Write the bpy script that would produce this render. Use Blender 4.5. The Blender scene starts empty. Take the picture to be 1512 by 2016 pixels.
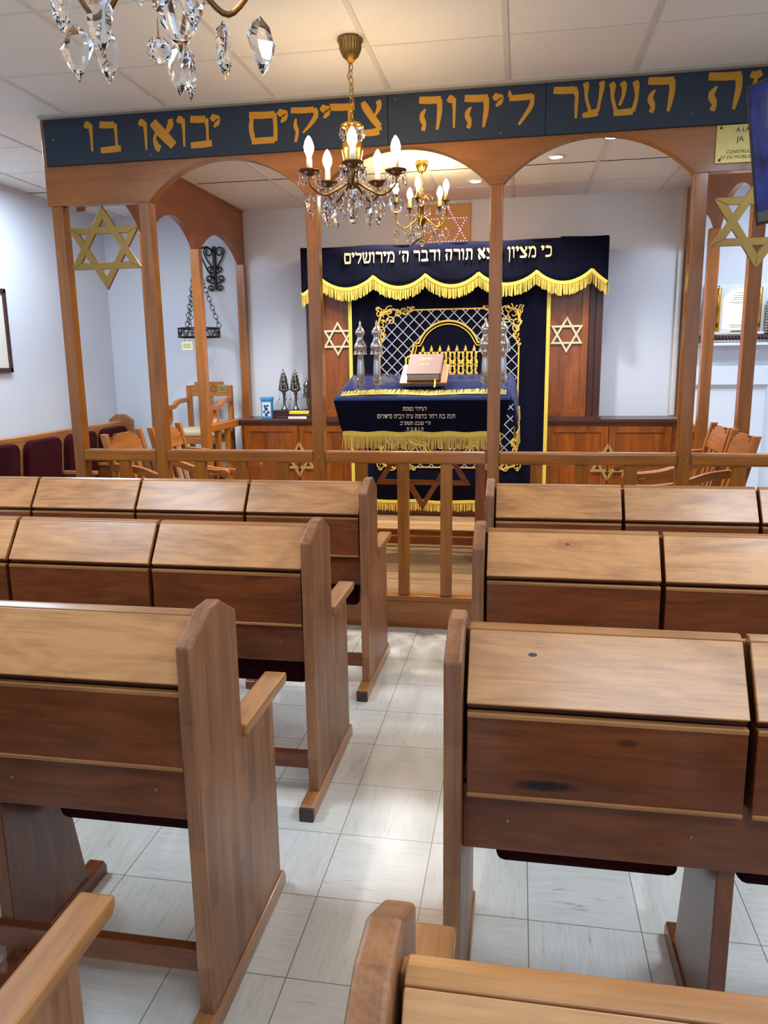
import bpy, bmesh, math, random
from mathutils import Vector, Matrix
from math import sin, cos, pi, radians, sqrt

random.seed(7)
S = bpy.context.scene
COL = S.collection

# ------------------------------------------------------------------ camera
def make_camera():
    f, yaw, pitch, roll, h = 1500.53, -0.175797, -0.194704, 0.013400, 1.53857
    fw = Vector((sin(yaw) * cos(pitch), cos(yaw) * cos(pitch), sin(pitch)))
    rt = Vector((cos(yaw), -sin(yaw), 0))
    dn = fw.cross(rt)
    c, s = cos(roll), sin(roll)
    r2 = c * rt + s * dn
    d2 = -s * rt + c * dn
    cd = bpy.data.cameras.new('camera')
    cd.sensor_fit = 'HORIZONTAL'
    cd.sensor_width = 36
    cd.lens = 36 * f / 1512
    cd.clip_start = 0.02
    cam = bpy.data.objects.new('camera', cd)
    COL.objects.link(cam)
    m = Matrix((r2, -d2, -fw)).transposed().to_4x4()
    m.translation = Vector((0, 0, h))
    cam.matrix_world = m
    S.camera = cam
make_camera()

# ------------------------------------------------------------------ world, lights, exposure
S.view_settings.view_transform = 'Standard'
S.view_settings.look = 'None'
S.view_settings.gamma = 1
S.view_settings.exposure = 0.70
S.cycles.use_denoising = True
S.cycles.max_bounces = 12
S.cycles.transmission_bounces = 12
S.cycles.caustics_reflective = False
S.cycles.caustics_refractive = False
S.cycles.sample_clamp_indirect = 6.0

W = bpy.data.worlds.new('world')
S.world = W
W.use_nodes = True
W.node_tree.nodes['Background'].inputs[0].default_value = (0.55, 0.75, 1.0, 1)
W.node_tree.nodes['Background'].inputs[1].default_value = 0.85

def area(name, loc, size, power, color, rot=(0, 0, 0)):
    d = bpy.data.lights.new(name, 'AREA')
    d.shape = 'RECTANGLE'
    d.size, d.size_y = size
    d.energy = power
    d.color = color
    o = bpy.data.objects.new(name, d)
    o.location = loc
    o.rotation_euler = rot
    COL.objects.link(o)
    return o

COOL = (0.70, 0.85, 1.0)  # added area lamps under the ceiling for cool fill; no known fixtures there
area('cool_fill_light', (0.8, -0.5, 2.86), (1.2, 0.6), 24, COOL)
area('cool_fill_light', (-2.6, 1.8, 2.86), (0.6, 1.2), 34, COOL)
area('cool_fill_light', (1.6, 1.8, 2.86), (0.6, 1.2), 32, COOL)
area('cool_fill_light', (-3.2, 4.9, 2.86), (0.6, 1.2), 30, COOL)
area('cool_fill_light', (2.1, 5.6, 2.86), (0.6, 1.2), 26, COOL)

def spot(loc, power, color=(1, 0.97, 0.92), ang=130, target=None):
    d = bpy.data.lights.new('downlight_beam', 'SPOT')
    d.energy = power
    d.color = color
    d.spot_size = radians(ang)
    d.spot_blend = 0.6
    d.shadow_soft_size = 0.05
    o = bpy.data.objects.new('downlight_beam', d)
    o.location = loc
    COL.objects.link(o)

DOWNLIGHTS = [(0.215, 5.707), (-0.367, 6.303), (0.537, 5.289), (-1.75, 5.29), (-1.45, 5.7), (-1.02, 6.30)]
for x, y in DOWNLIGHTS:
    spot((x, y, 2.872), 60)

# ------------------------------------------------------------------ materials
def lin(c):
    return tuple((v / 255 / 12.92) if v <= 10 else ((v / 255 + 0.055) / 1.055) ** 2.4 for v in c) + (1,)

class NT:
    def __init__(self, name):
        self.m = bpy.data.materials.new(name)
        self.m.use_nodes = True
        self.t = self.m.node_tree
        self.b = self.t.nodes['Principled BSDF']
    def n(self, typ, **kw):
        nd = self.t.nodes.new(typ)
        for k, v in kw.items():
            setattr(nd, k, v)
        return nd
    def l(self, a, b):
        self.t.links.new(a, b)
    def math(self, op, a, b=None, c=None):
        nd = self.n('ShaderNodeMath', operation=op)
        for i, v in enumerate((a, b, c)):
            if v is None:
                continue
            if isinstance(v, (int, float)):
                nd.inputs[i].default_value = v
            else:
                self.l(v, nd.inputs[i])
        return nd.outputs[0]
    def mix(self, f, a, b):
        nd = self.n('ShaderNodeMix', data_type='RGBA')
        if isinstance(f, (int, float)):
            nd.inputs[0].default_value = f
        else:
            self.l(f, nd.inputs[0])
        for k, v in ((6, a), (7, b)):
            if isinstance(v, tuple):
                nd.inputs[k].default_value = v
            else:
                self.l(v, nd.inputs[k])
        return nd.outputs[2]
    def noise(self, vec, scale, detail=3, rough=0.5, w=None, dist=0.0):
        nd = self.n('ShaderNodeTexNoise', noise_dimensions='4D' if w is not None else '3D')
        nd.inputs['Scale'].default_value = scale
        nd.inputs['Detail'].default_value = detail
        nd.inputs['Roughness'].default_value = rough
        nd.inputs['Distortion'].default_value = dist
        self.l(vec, nd.inputs['Vector'])
        if w is not None:
            self.l(w, nd.inputs['W'])
        return nd.outputs[0]
    def mapping(self, vec, scale):
        nd = self.n('ShaderNodeMapping')
        nd.inputs['Scale'].default_value = scale
        self.l(vec, nd.inputs['Vector'])
        return nd.outputs[0]
    def ramp(self, f, stops):
        nd = self.n('ShaderNodeValToRGB')
        r = nd.color_ramp
        while len(r.elements) < len(stops):
            r.elements.new(0.5)
        for e, (p, c) in zip(r.elements, stops):
            e.position = p
            e.color = c
        self.l(f, nd.inputs[0])
        return nd.outputs[0]
    def bump(self, h, strength, dist=0.01):
        nd = self.n('ShaderNodeBump')
        nd.inputs['Strength'].default_value = strength
        nd.inputs['Distance'].default_value = dist
        self.l(h, nd.inputs['Height'])
        self.l(nd.outputs[0], self.b.inputs['Normal'])
    def set(self, **kw):
        for k, v in kw.items():
            self.b.inputs[k.replace('_IOR_', ' IOR ').replace('_', ' ')].default_value = v
        return self.m

def plain(name, c, rough=0.5, metal=0.0, **kw):
    t = NT(name)
    oc = t.n('ShaderNodeTexCoord').outputs['Object']
    f = t.noise(oc, 30, 2)
    a = lin(c)
    b = tuple(v * 0.86 for v in a[:3]) + (1,)
    t.l(t.mix(f, b, a), t.b.inputs['Base Color'])
    t.set(Roughness=rough, Metallic=metal, **kw)
    return t.m

def wood(name, light, dark, axis, rough=0.35, coat=0.0, scale=1.0, blocks=None, figure=0.35, grain=(16, 1.0, 1.2)):
    """varnished wood with grain running along the given axis"""
    t = NT(name)
    oc = t.n('ShaderNodeTexCoord').outputs['Object']
    rnd = t.math('MULTIPLY', t.n('ShaderNodeObjectInfo').outputs['Random'], 40.0)
    sc = [grain[0] * scale] * 3
    i = 'xyz'.index(axis)
    sc[i] = grain[1] * scale
    f1 = t.noise(t.mapping(oc, tuple(sc)), 1.0, 5, 0.6, rnd, grain[2])          # broad figure
    sc2 = [190 * scale] * 3
    sc2[i] = 6 * scale
    f2 = t.noise(t.mapping(oc, tuple(sc2)), 1.0, 3, 0.6, rnd)              # pores
    sc3 = [5 * scale] * 3
    sc3[i] = 1.6 * scale
    f3 = t.noise(t.mapping(oc, tuple(sc3)), 1.0, 3, 0.5, rnd, 2.5)         # cloudy tone
    k = t.math('ADD', t.math('MULTIPLY', f1, 0.55), t.math('ADD', t.math('MULTIPLY', f2, 0.28), t.math('MULTIPLY', f3, figure)))
    if blocks:                                                              # glued staves: each stave its own tone
        sp = t.n('ShaderNodeSeparateXYZ')
        t.l(oc, sp.inputs[0])
        ax = [a for a in (0, 1, 2) if a != i and a == blocks[0]][0]
        col = t.math('FLOOR', t.math('DIVIDE', sp.outputs[ax], blocks[1]))
        wn = t.n('ShaderNodeTexWhiteNoise', noise_dimensions='1D')
        t.l(col, wn.inputs['W'])
        off = t.math('MULTIPLY', wn.outputs['Value'], 3.0)
        row = t.math('FLOOR', t.math('ADD', t.math('DIVIDE', sp.outputs[i], blocks[2]), off))
        wn2 = t.n('ShaderNodeTexWhiteNoise', noise_dimensions='2D')
        cb = t.n('ShaderNodeCombineXYZ')
        t.l(col, cb.inputs[0]); t.l(row, cb.inputs[1])
        t.l(cb.outputs[0], wn2.inputs['Vector'])
        k = t.math('ADD', k, t.math('MULTIPLY', t.math('SUBTRACT', wn2.outputs['Value'], 0.5), 0.16))
    c = t.ramp(k, [(0.40, lin(dark)), (0.74, lin(light))])
    t.l(c, t.b.inputs['Base Color'])
    t.bump(f2, 0.06, 0.002)
    t.set(Roughness=rough)
    if coat:
        t.set(Coat_Weight=coat, Coat_Roughness=0.12)
    return t.m

def fabric(name, c, sheen=0.3, rough=0.9, scale=400):
    t = NT(name)
    oc = t.n('ShaderNodeTexCoord').outputs['Object']
    f = t.noise(oc, scale, 2)
    a = lin(c)
    t.l(t.mix(f, tuple(v * 0.7 for v in a[:3]) + (1,), a), t.b.inputs['Base Color'])
    t.bump(f, 0.15, 0.002)
    t.set(Roughness=rough, Sheen_Weight=sheen, Sheen_Roughness=0.4, Specular_IOR_Level=0.12)
    return t.m

def glow(name, c, strength):
    t = NT(name)
    t.set(Base_Color=lin(c), Emission_Color=lin(c), Emission_Strength=strength)
    return t.m

M = {}
PEW_L, PEW_D = (190, 132, 78), (130, 78, 38)
BOX_L, BOX_D = (132, 70, 34), (70, 33, 14)
for a in 'xyz':
    M['pew_' + a] = wood('pew_timber_' + a, PEW_L, PEW_D, a, 0.33, 0.25)
    M['pine_' + a] = wood('varnished_pine_' + a, (172, 104, 34), (114, 64, 16), a, 0.28, 0.3, 0.8)
    M['ark_' + a] = wood('ark_mahogany_' + a, (156, 84, 22), (86, 40, 6), a, 0.3, 0.3)
    M['chair_' + a] = wood('chair_beech_' + a, (182, 114, 50), (128, 72, 26), a, 0.35, 0.2)
    M['box_' + a] = wood('pew_dark_panel_' + a, BOX_L, BOX_D, a, 0.34, 0.2, 1.0, None, 0.45, (14, 2.0, 2.6))
    M['dark_' + a] = wood('dark_walnut_' + a, (74, 38, 26), (38, 18, 12), a, 0.35, 0.2)
M['pew_end'] = wood('pew_end_staves', (180, 124, 82), (122, 75, 46), 'z', 0.42, 0.06, 1.0, (1, 0.045, 0.30), 0.2)
M['pew_lid'] = wood('pew_lid_veneer', (212, 150, 92), (136, 84, 44), 'x', 0.34, 0.12, 1.0, None, 0.5, (13, 2.2, 3.0))
M['fascia'] = wood('arch_fascia_veneer', (172, 104, 40), (122, 70, 22), 'x', 0.35, 0.2, 0.6)
M['side_fascia'] = wood('side_fascia_veneer', (156, 90, 42), (108, 58, 24), 'y', 0.38, 0.15, 0.6)

def wall_mat():
    t = NT('painted_wall')
    oc = t.n('ShaderNodeTexCoord').outputs['Object']
    f = t.noise(oc, 1.3, 4)
    t.l(t.mix(f, lin((206, 212, 224)), lin((216, 221, 231))), t.b.inputs['Base Color'])
    t.bump(t.noise(oc, 160, 2), 0.05, 0.002)
    return t.set(Roughness=0.75)
M['wall'] = wall_mat()

def ceiling_mat():
    t = NT('mineral_ceiling_tile')
    oc = t.n('ShaderNodeTexCoord').outputs['Object']
    f = t.noise(oc, 130, 2, 0.6)
    pin = t.ramp(f, [(0.30, lin((186, 178, 168))), (0.36, lin((232, 228, 222)))])
    t.l(pin, t.b.inputs['Base Color'])
    t.bump(f, 0.2, 0.003)
    return t.set(Roughness=0.85)
M['ceiling'] = ceiling_mat()
M['edge_trim'] = plain('grey_edge_trim', (176, 168, 156), 0.6)
M['tbar'] = plain('ceiling_grid_bar', (218, 214, 208), 0.6)

def floor_mat():
    t = NT('vinyl_floor_tile')
    T, X0, Y0 = 0.305, -0.5554, 2.5211
    sp = t.n('ShaderNodeSeparateXYZ')
    oc = t.n('ShaderNodeTexCoord').outputs['Object']
    t.l(oc, sp.inputs[0])
    u = t.math('DIVIDE', t.math('SUBTRACT', sp.outputs[0], X0), T)
    v = t.math('DIVIDE', t.math('SUBTRACT', sp.outputs[1], Y0), T)
    fu, fv = t.math('FLOOR', u), t.math('FLOOR', v)
    par = t.math('ABSOLUTE', t.math('MODULO', t.math('ADD', fu, fv), 2.0))
    a = t.noise(t.mapping(oc, (90, 9, 1)), 1.0, 4, 0.65, None, 0.8)
    b = t.noise(t.mapping(oc, (9, 90, 1)), 1.0, 4, 0.65, None, 0.8)
    st = t.math('ADD', t.math('MULTIPLY', a, par), t.math('MULTIPLY', b, t.math('SUBTRACT', 1.0, par)))
    base = t.ramp(st, [(0.24, lin((148, 140, 124))), (0.36, lin((218, 215, 206))), (0.7, lin((232, 231, 226)))])
    wn = t.n('ShaderNodeTexWhiteNoise', noise_dimensions='2D')
    cb = t.n('ShaderNodeCombineXYZ')
    t.l(fu, cb.inputs[0]); t.l(fv, cb.inputs[1])
    t.l(cb.outputs[0], wn.inputs['Vector'])
    base = t.mix(t.math('MULTIPLY', wn.outputs['Value'], 0.22), base, lin((190, 178, 150)))
    ru, rv = t.math('FRACT', u), t.math('FRACT', v)
    du = t.math('MINIMUM', ru, t.math('SUBTRACT', 1.0, ru))
    dv = t.math('MINIMUM', rv, t.math('SUBTRACT', 1.0, rv))
    ln = t.math('LESS_THAN', t.math('MINIMUM', du, dv), 0.0042)
    base = t.mix(ln, base, lin((120, 112, 100)))
    t.l(base, t.b.inputs['Base Color'])
    rr = t.noise(oc, 6, 3)
    t.l(t.math('ADD', t.math('MULTIPLY', rr, 0.16), 0.16), t.b.inputs['Roughness'])
    return t.m
M['floor'] = floor_mat()

def laminate_mat():
    t = NT('laminate_planks')
    sp = t.n('ShaderNodeSeparateXYZ')
    oc = t.n('ShaderNodeTexCoord').outputs['Object']
    t.l(oc, sp.inputs[0])
    v = t.math('DIVIDE', sp.outputs[1], 0.125)
    fv = t.math('FLOOR', v)
    wn = t.n('ShaderNodeTexWhiteNoise', noise_dimensions='1D')
    t.l(fv, wn.inputs['W'])
    g = t.noise(t.mapping(oc, (2.2, 40, 1)), 1.0, 5, 0.65, t.math('MULTIPLY', wn.outputs['Value'], 30.0), 0.8)
    k = t.math('ADD', t.math('MULTIPLY', g, 0.8), t.math('MULTIPLY', wn.outputs['Value'], 0.3))
    c = t.ramp(k, [(0.3, lin((104, 76, 54))), (0.8, lin((206, 160, 112)))])
    rv = t.math('FRACT', v)
    c = t.mix(t.math('LESS_THAN', rv, 0.025), c, lin((56, 36, 24)))
    t.l(c, t.b.inputs['Base Color'])
    return t.set(Roughness=0.3)
M['laminate'] = laminate_mat()

M['velvet'] = fabric('navy_velvet', (7, 8, 30), 0.02)
M['table_velvet'] = fabric('royal_blue_velvet', (26, 35, 84), 0.08)
M['burgundy'] = fabric('burgundy_fabric', (58, 9, 18), 0.02)
M['cream_fabric'] = fabric('cream_upholstery', (206, 188, 150), 0.2)
M['blue_fabric'] = fabric('blue_seat_fabric', (30, 46, 116), 0.06)
M['gold_thread'] = plain('gold_thread', (226, 190, 84), 0.4, 0.25)
M['gold_braid'] = plain('gold_braid', (228, 206, 84), 0.45, 0.2)
M['silver_thread'] = plain('silver_thread', (196, 198, 206), 0.4, 0.3)
M['cream_thread'] = plain('cream_thread', (236, 226, 200), 0.6)
M['pale_gold_thread'] = plain('pale_gold_thread', (250, 222, 160), 0.5, 0.05)
M['brass'] = plain('brushed_brass', (158, 124, 66), 0.40, 0.75)
M['plate_brass'] = plain('dull_brass_plate', (180, 146, 82), 0.45, 0.3)
M['pale_brass'] = plain('pale_brass', (226, 214, 176), 0.45, 0.35)
M['polished_brass'] = plain('polished_brass', (214, 164, 74), 0.2, 0.95)
M['old_brass'] = plain('aged_bronze', (112, 78, 44), 0.32, 0.9)
M['aged_gold'] = plain('aged_gold', (150, 112, 56), 0.28, 0.9)
M['chain_brass'] = plain('chain_brass', (176, 136, 66), 0.3, 0.9)
M['silver'] = plain('silver', (206, 206, 204), 0.24, 0.95)
M['dark_silver'] = plain('oxidised_silver', (136, 134, 130), 0.32, 0.9)
M['iron'] = plain('wrought_iron', (52, 46, 42), 0.5, 0.6)
M['white'] = plain('white_gloss', (228, 228, 226), 0.35)
M['candle'] = plain('white_candle_sleeve', (240, 234, 220), 0.4)
M['amber'] = plain('cream_candle_sleeve', (226, 190, 120), 0.4)
M['black'] = plain('black_plastic', (16, 16, 18), 0.3)
M['grey_plastic'] = plain('grey_plastic', (92, 92, 96), 0.4)
M['black_ink'] = plain('black_ink', (30, 26, 22), 0.6)
M['screw'] = plain('screw_steel', (150, 140, 126), 0.35, 0.9)
M['banner'] = plain('navy_painted_board', (27, 42, 60), 0.55)
M['banner_gold'] = plain('gold_paint', (200, 140, 24), 0.5)
M['plaque'] = plain('engraved_brass_plate', (188, 166, 100), 0.35, 0.6)
M['corkboard'] = plain('tan_hardboard', (206, 156, 100), 0.7)
M['yellow'] = plain('yellow_cover', (238, 206, 20), 0.5)
M['paper'] = plain('paper', (226, 222, 212), 0.8)
M['page'] = plain('page_edge', (196, 190, 178), 0.8)
M['book'] = plain('pink_brown_bookcloth', (104, 68, 58), 0.5, Specular_IOR_Level=0.25)
M['bluebox'] = plain('light_blue_tin', (70, 150, 210), 0.4)
M['boxart'] = plain('white_tin_print', (220, 226, 232), 0.5)
M['blueprint'] = plain('blue_print', (30, 70, 130), 0.5)
M['redprint'] = plain('red_print', (190, 70, 60), 0.5)
M['rubber'] = plain('dark_end_grain', (66, 46, 40), 0.5)
M['cream_plate'] = plain('cream_label', (236, 230, 170), 0.6)
M['parchment'] = glow('lit_parchment', (255, 240, 206), 0.45)
M['led'] = glow('led_blue', (170, 170, 255), 1.6)
M['bulb'] = glow('warm_bulb', (255, 222, 170), 60.0)
M['bulb_far'] = glow('warm_bulb_bimah', (255, 222, 170), 75.0)
M['lens'] = glow('downlight_lens', (255, 240, 220), 12.0)

def glass_mat(name, rough=0.0, ior=1.5, tint=(1, 1, 1, 1)):
    t = NT(name)
    return t.set(Base_Color=tint, Roughness=rough, IOR=ior, Transmission_Weight=1.0)
M['crystal'] = glass_mat('cut_crystal', 0.0, 1.38)
def clear_mat():
    """thin clear sheet: transmits straight through with a weak mirror reflection"""
    t = NT('clear_acrylic')
    tr = t.n('ShaderNodeBsdfTransparent')
    tr.inputs['Color'].default_value = (0.97, 0.98, 0.98, 1)
    gl = t.n('ShaderNodeBsdfGlossy')
    gl.inputs['Roughness'].default_value = 0.03
    mx = t.n('ShaderNodeMixShader')
    mx.inputs[0].default_value = 0.09
    t.l(tr.outputs[0], mx.inputs[1]); t.l(gl.outputs[0], mx.inputs[2])
    t.l(mx.outputs[0], t.t.nodes['Material Output'].inputs['Surface'])
    return t.m
M['clear'] = clear_mat()

def screen_mat():
    t = NT('tv_picture')
    oc = t.n('ShaderNodeTexCoord').outputs['Object']
    f = t.noise(oc, 5, 4, 0.6, None, 1.0)
    c = t.ramp(f, [(0.35, lin((10, 14, 44))), (0.62, lin((30, 52, 140))), (0.85, lin((96, 120, 210)))])
    t.l(c, t.b.inputs['Emission Color'])
    return t.set(Base_Color=lin((8, 8, 14)), Emission_Strength=0.55, Roughness=0.12)
M['screen'] = screen_mat()

# ------------------------------------------------------------------ mesh builder
class MB:
    def __init__(self):
        self.bm = bmesh.new()
        self.T = Matrix.Identity(4)
    def v(self, p):
        return self.bm.verts.new(self.T @ Vector(p))
    def f(self, vs, smooth=False):
        try:
            fc = self.bm.faces.new(vs)
            fc.smooth = smooth
        except ValueError:
            pass
    def box(self, a, b, bevel=0.0):
        x0, y0, z0 = [min(p, q) for p, q in zip(a, b)]
        x1, y1, z1 = [max(p, q) for p, q in zip(a, b)]
        vs = [self.v(p) for p in ((x0, y0, z0), (x1, y0, z0), (x1, y1, z0), (x0, y1, z0), (x0, y0, z1), (x1, y0, z1), (x1, y1, z1), (x0, y1, z1))]
        fs = [(0, 3, 2, 1), (4, 5, 6, 7), (0, 1, 5, 4), (1, 2, 6, 5), (2, 3, 7, 6), (3, 0, 4, 7)]
        for q in fs:
            self.f([vs[i] for i in q])
        return self
    def prism(self, poly, axis, a, b):
        """poly: 2D points; axis 'x': (y,z), 'y': (x,z), 'z': (x,y)"""
        def P(p, t):
            return {'x': (t, p[0], p[1]), 'y': (p[0], t, p[1]), 'z': (p[0], p[1], t)}[axis]
        A = [self.v(P(p, a)) for p in poly]
        B = [self.v(P(p, b)) for p in poly]
        n = len(poly)
        ar = sum(poly[i][0] * poly[(i + 1) % n][1] - poly[(i + 1) % n][0] * poly[i][1] for i in range(n))
        flip = (ar > 0) ^ (b > a) ^ (axis == 'y')
        if flip:
            self.f(A); self.f(B[::-1])
            for i in range(n):
                j = (i + 1) % n
                self.f([A[j], A[i], B[i], B[j]])
        else:
            self.f(A[::-1]); self.f(B)
            for i in range(n):
                j = (i + 1) % n
                self.f([A[i], A[j], B[j], B[i]])
        return self
    def lathe(self, prof, n=16, c=(0, 0, 0), flute=0.0, fl_n=12):
        rings = []
        for r, z in prof:
            if r < 1e-6:
                rings.append([self.v((c[0], c[1], c[2] + z))])
            else:
                ring = []
                for k in range(n):
                    a = 2 * pi * k / n
                    rr = r * (1 + flute * cos(a * fl_n))
                    ring.append(self.v((c[0] + rr * cos(a), c[1] + rr * sin(a), c[2] + z)))
                rings.append(ring)
        for A, B in zip(rings, rings[1:]):
            if len(A) == 1 and len(B) == 1:
                continue
            for k in range(n):
                j = (k + 1) % n
                if len(A) == 1:
                    self.f([A[0], B[j], B[k]], True)
                elif len(B) == 1:
                    self.f([A[k], A[j], B[0]], True)
                else:
                    self.f([A[k], A[j], B[j], B[k]], True)
        for R_, rev in ((rings[0], True), (rings[-1], False)):
            if len(R_) > 1:
                self.f(R_[::-1] if rev else R_)
        return self
    def tube(self, pts, r, n=8, closed=False):
        pts = [Vector(p) for p in pts]
        m = len(pts)
        rad = r if isinstance(r, (list, tuple)) else [r] * m
        rings = []
        up = None
        for i, p in enumerate(pts):
            if closed:
                d = pts[(i + 1) % m] - pts[i - 1]
            else:
                d = pts[min(i + 1, m - 1)] - pts[max(i - 1, 0)]
            if d.length < 1e-9:
                d = Vector((0, 0, 1))
            d.normalize()
            if up is None:
                up = d.orthogonal().normalized()
            else:
                up = up - d * up.dot(d)
                if up.length < 1e-6:
                    up = d.orthogonal()
                up.normalize()
            s = d.cross(up)
            rings.append([self.v(p + (up * cos(2 * pi * k / n) + s * sin(2 * pi * k / n)) * rad[i]) for k in range(n)])
        rng = range(m if closed else m - 1)
        for i in rng:
            A, B = rings[i], rings[(i + 1) % m]
            for k in range(n):
                j = (k + 1) % n
                self.f([A[k], A[j], B[j], B[k]], True)
        if not closed:
            self.f(rings[0][::-1]); self.f(rings[-1])
        return self
    def ball(self, c, r, n=12, m=8, sx=1, sy=1, sz=1, smooth=True):
        prof = [(r * sin(pi * i / m), -r * cos(pi * i / m)) for i in range(m + 1)]
        old = self.T
        self.T = old @ Matrix.Translation(c) @ Matrix.Diagonal((sx, sy, sz, 1))
        k = len(self.bm.faces)
        self.lathe([(0, prof[0][1])] + prof[1:-1] + [(0, prof[-1][1])], n)
        if not smooth:
            self.bm.faces.ensure_lookup_table()
            for fc in self.bm.faces[k:]:
                fc.smooth = False
        self.T = old
        return self
    def ribbon(self, pts, w, t, normal=(0, -1, 0)):
        """flat strip with real thickness following a polyline"""
        N = Vector(normal)
        pts = [Vector(p) for p in pts]
        ws = w if isinstance(w, (list, tuple)) else [w] * len(pts)
        fr = []
        for i, p in enumerate(pts):
            d = (pts[min(i + 1, len(pts) - 1)] - pts[max(i - 1, 0)]).normalized()
            s = d.cross(N).normalized() * ws[i] / 2
            fr.append([self.v(p + s), self.v(p - s), self.v(p - s + N * t), self.v(p + s + N * t)])
        for A, B in zip(fr, fr[1:]):
            for k in range(4):
                j = (k + 1) % 4
                self.f([A[k], B[k], B[j], A[j]])
        self.f(fr[0]); self.f(fr[-1][::-1])
        return self

def finish(mb, name, mat, bevel=0.0, seg=2, fix=True):
    me = bpy.data.meshes.new(name)
    if fix:
        bmesh.ops.recalc_face_normals(mb.bm, faces=mb.bm.faces[:])
    mb.bm.to_mesh(me)
    mb.bm.free()
    me.materials.append(M[mat] if isinstance(mat, str) else mat)
    o = bpy.data.objects.new(name, me)
    COL.objects.link(o)
    if bevel:
        md = o.modifiers.new('bevel', 'BEVEL')
        md.width = bevel
        md.segments = seg
        md.limit_method = 'ANGLE'
        md.angle_limit = radians(40)
    return o

def tag(o, label=None, cat=None, group=None, kind=None):
    if label: o['label'] = label
    if cat: o['category'] = cat
    if group: o['group'] = group
    if kind: o['kind'] = kind
    return o

def thing(name, label, cat, loc=(0, 0, 0), rz=0.0, group=None):
    o = bpy.data.objects.new(name, None)
    o.empty_display_size = 0.05
    o.location = loc
    o.rotation_euler = (0, 0, rz)
    COL.objects.link(o)
    return tag(o, label, cat, group)

def part(name, mb, mat, parent, bevel=0.0, seg=2, label=None, world=False):
    """world=True: the mesh was built in room coordinates"""
    if world:
        base = parent
        off = Vector((0, 0, 0))
        while base is not None:
            off += base.location
            base = base.parent
        bmesh.ops.translate(mb.bm, verts=mb.bm.verts[:], vec=-off)
    o = finish(mb, name, mat, bevel, seg)
    o.parent = parent
    if label: o['label'] = label
    return o

KIDS = {}
def copy_tree(o, parent=None):
    c = o.copy()
    COL.objects.link(c)
    if parent is not None:
        c.parent = parent
    for ch in list(o.children):
        copy_tree(ch, c)
    return c

def struct(name, mb, mat, bevel=0.0, parent=None):
    o = finish(mb, name, mat, bevel)
    if parent is None:
        o['kind'] = 'structure'
    else:
        o.parent = parent
    return o

# ------------------------------------------------------------------ lettering
def crv(pts, n=6):
    """Catmull-Rom through (x, y, w) points"""
    if len(pts) < 3:
        return pts
    out = []
    P = [pts[0]] + list(pts) + [pts[-1]]
    for i in range(1, len(P) - 2):
        for k in range(n):
            t = k / n
            q = []
            for d in range(3):
                a, b, c, e = P[i - 1][d], P[i][d], P[i + 1][d], P[i + 2][d]
                q.append(0.5 * (2 * b + (c - a) * t + (2 * a - 5 * b + 4 * c - e) * t * t + (3 * b - a - 3 * c + e) * t ** 3))
            out.append(tuple(q))
    out.append(pts[-1])
    return out

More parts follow.
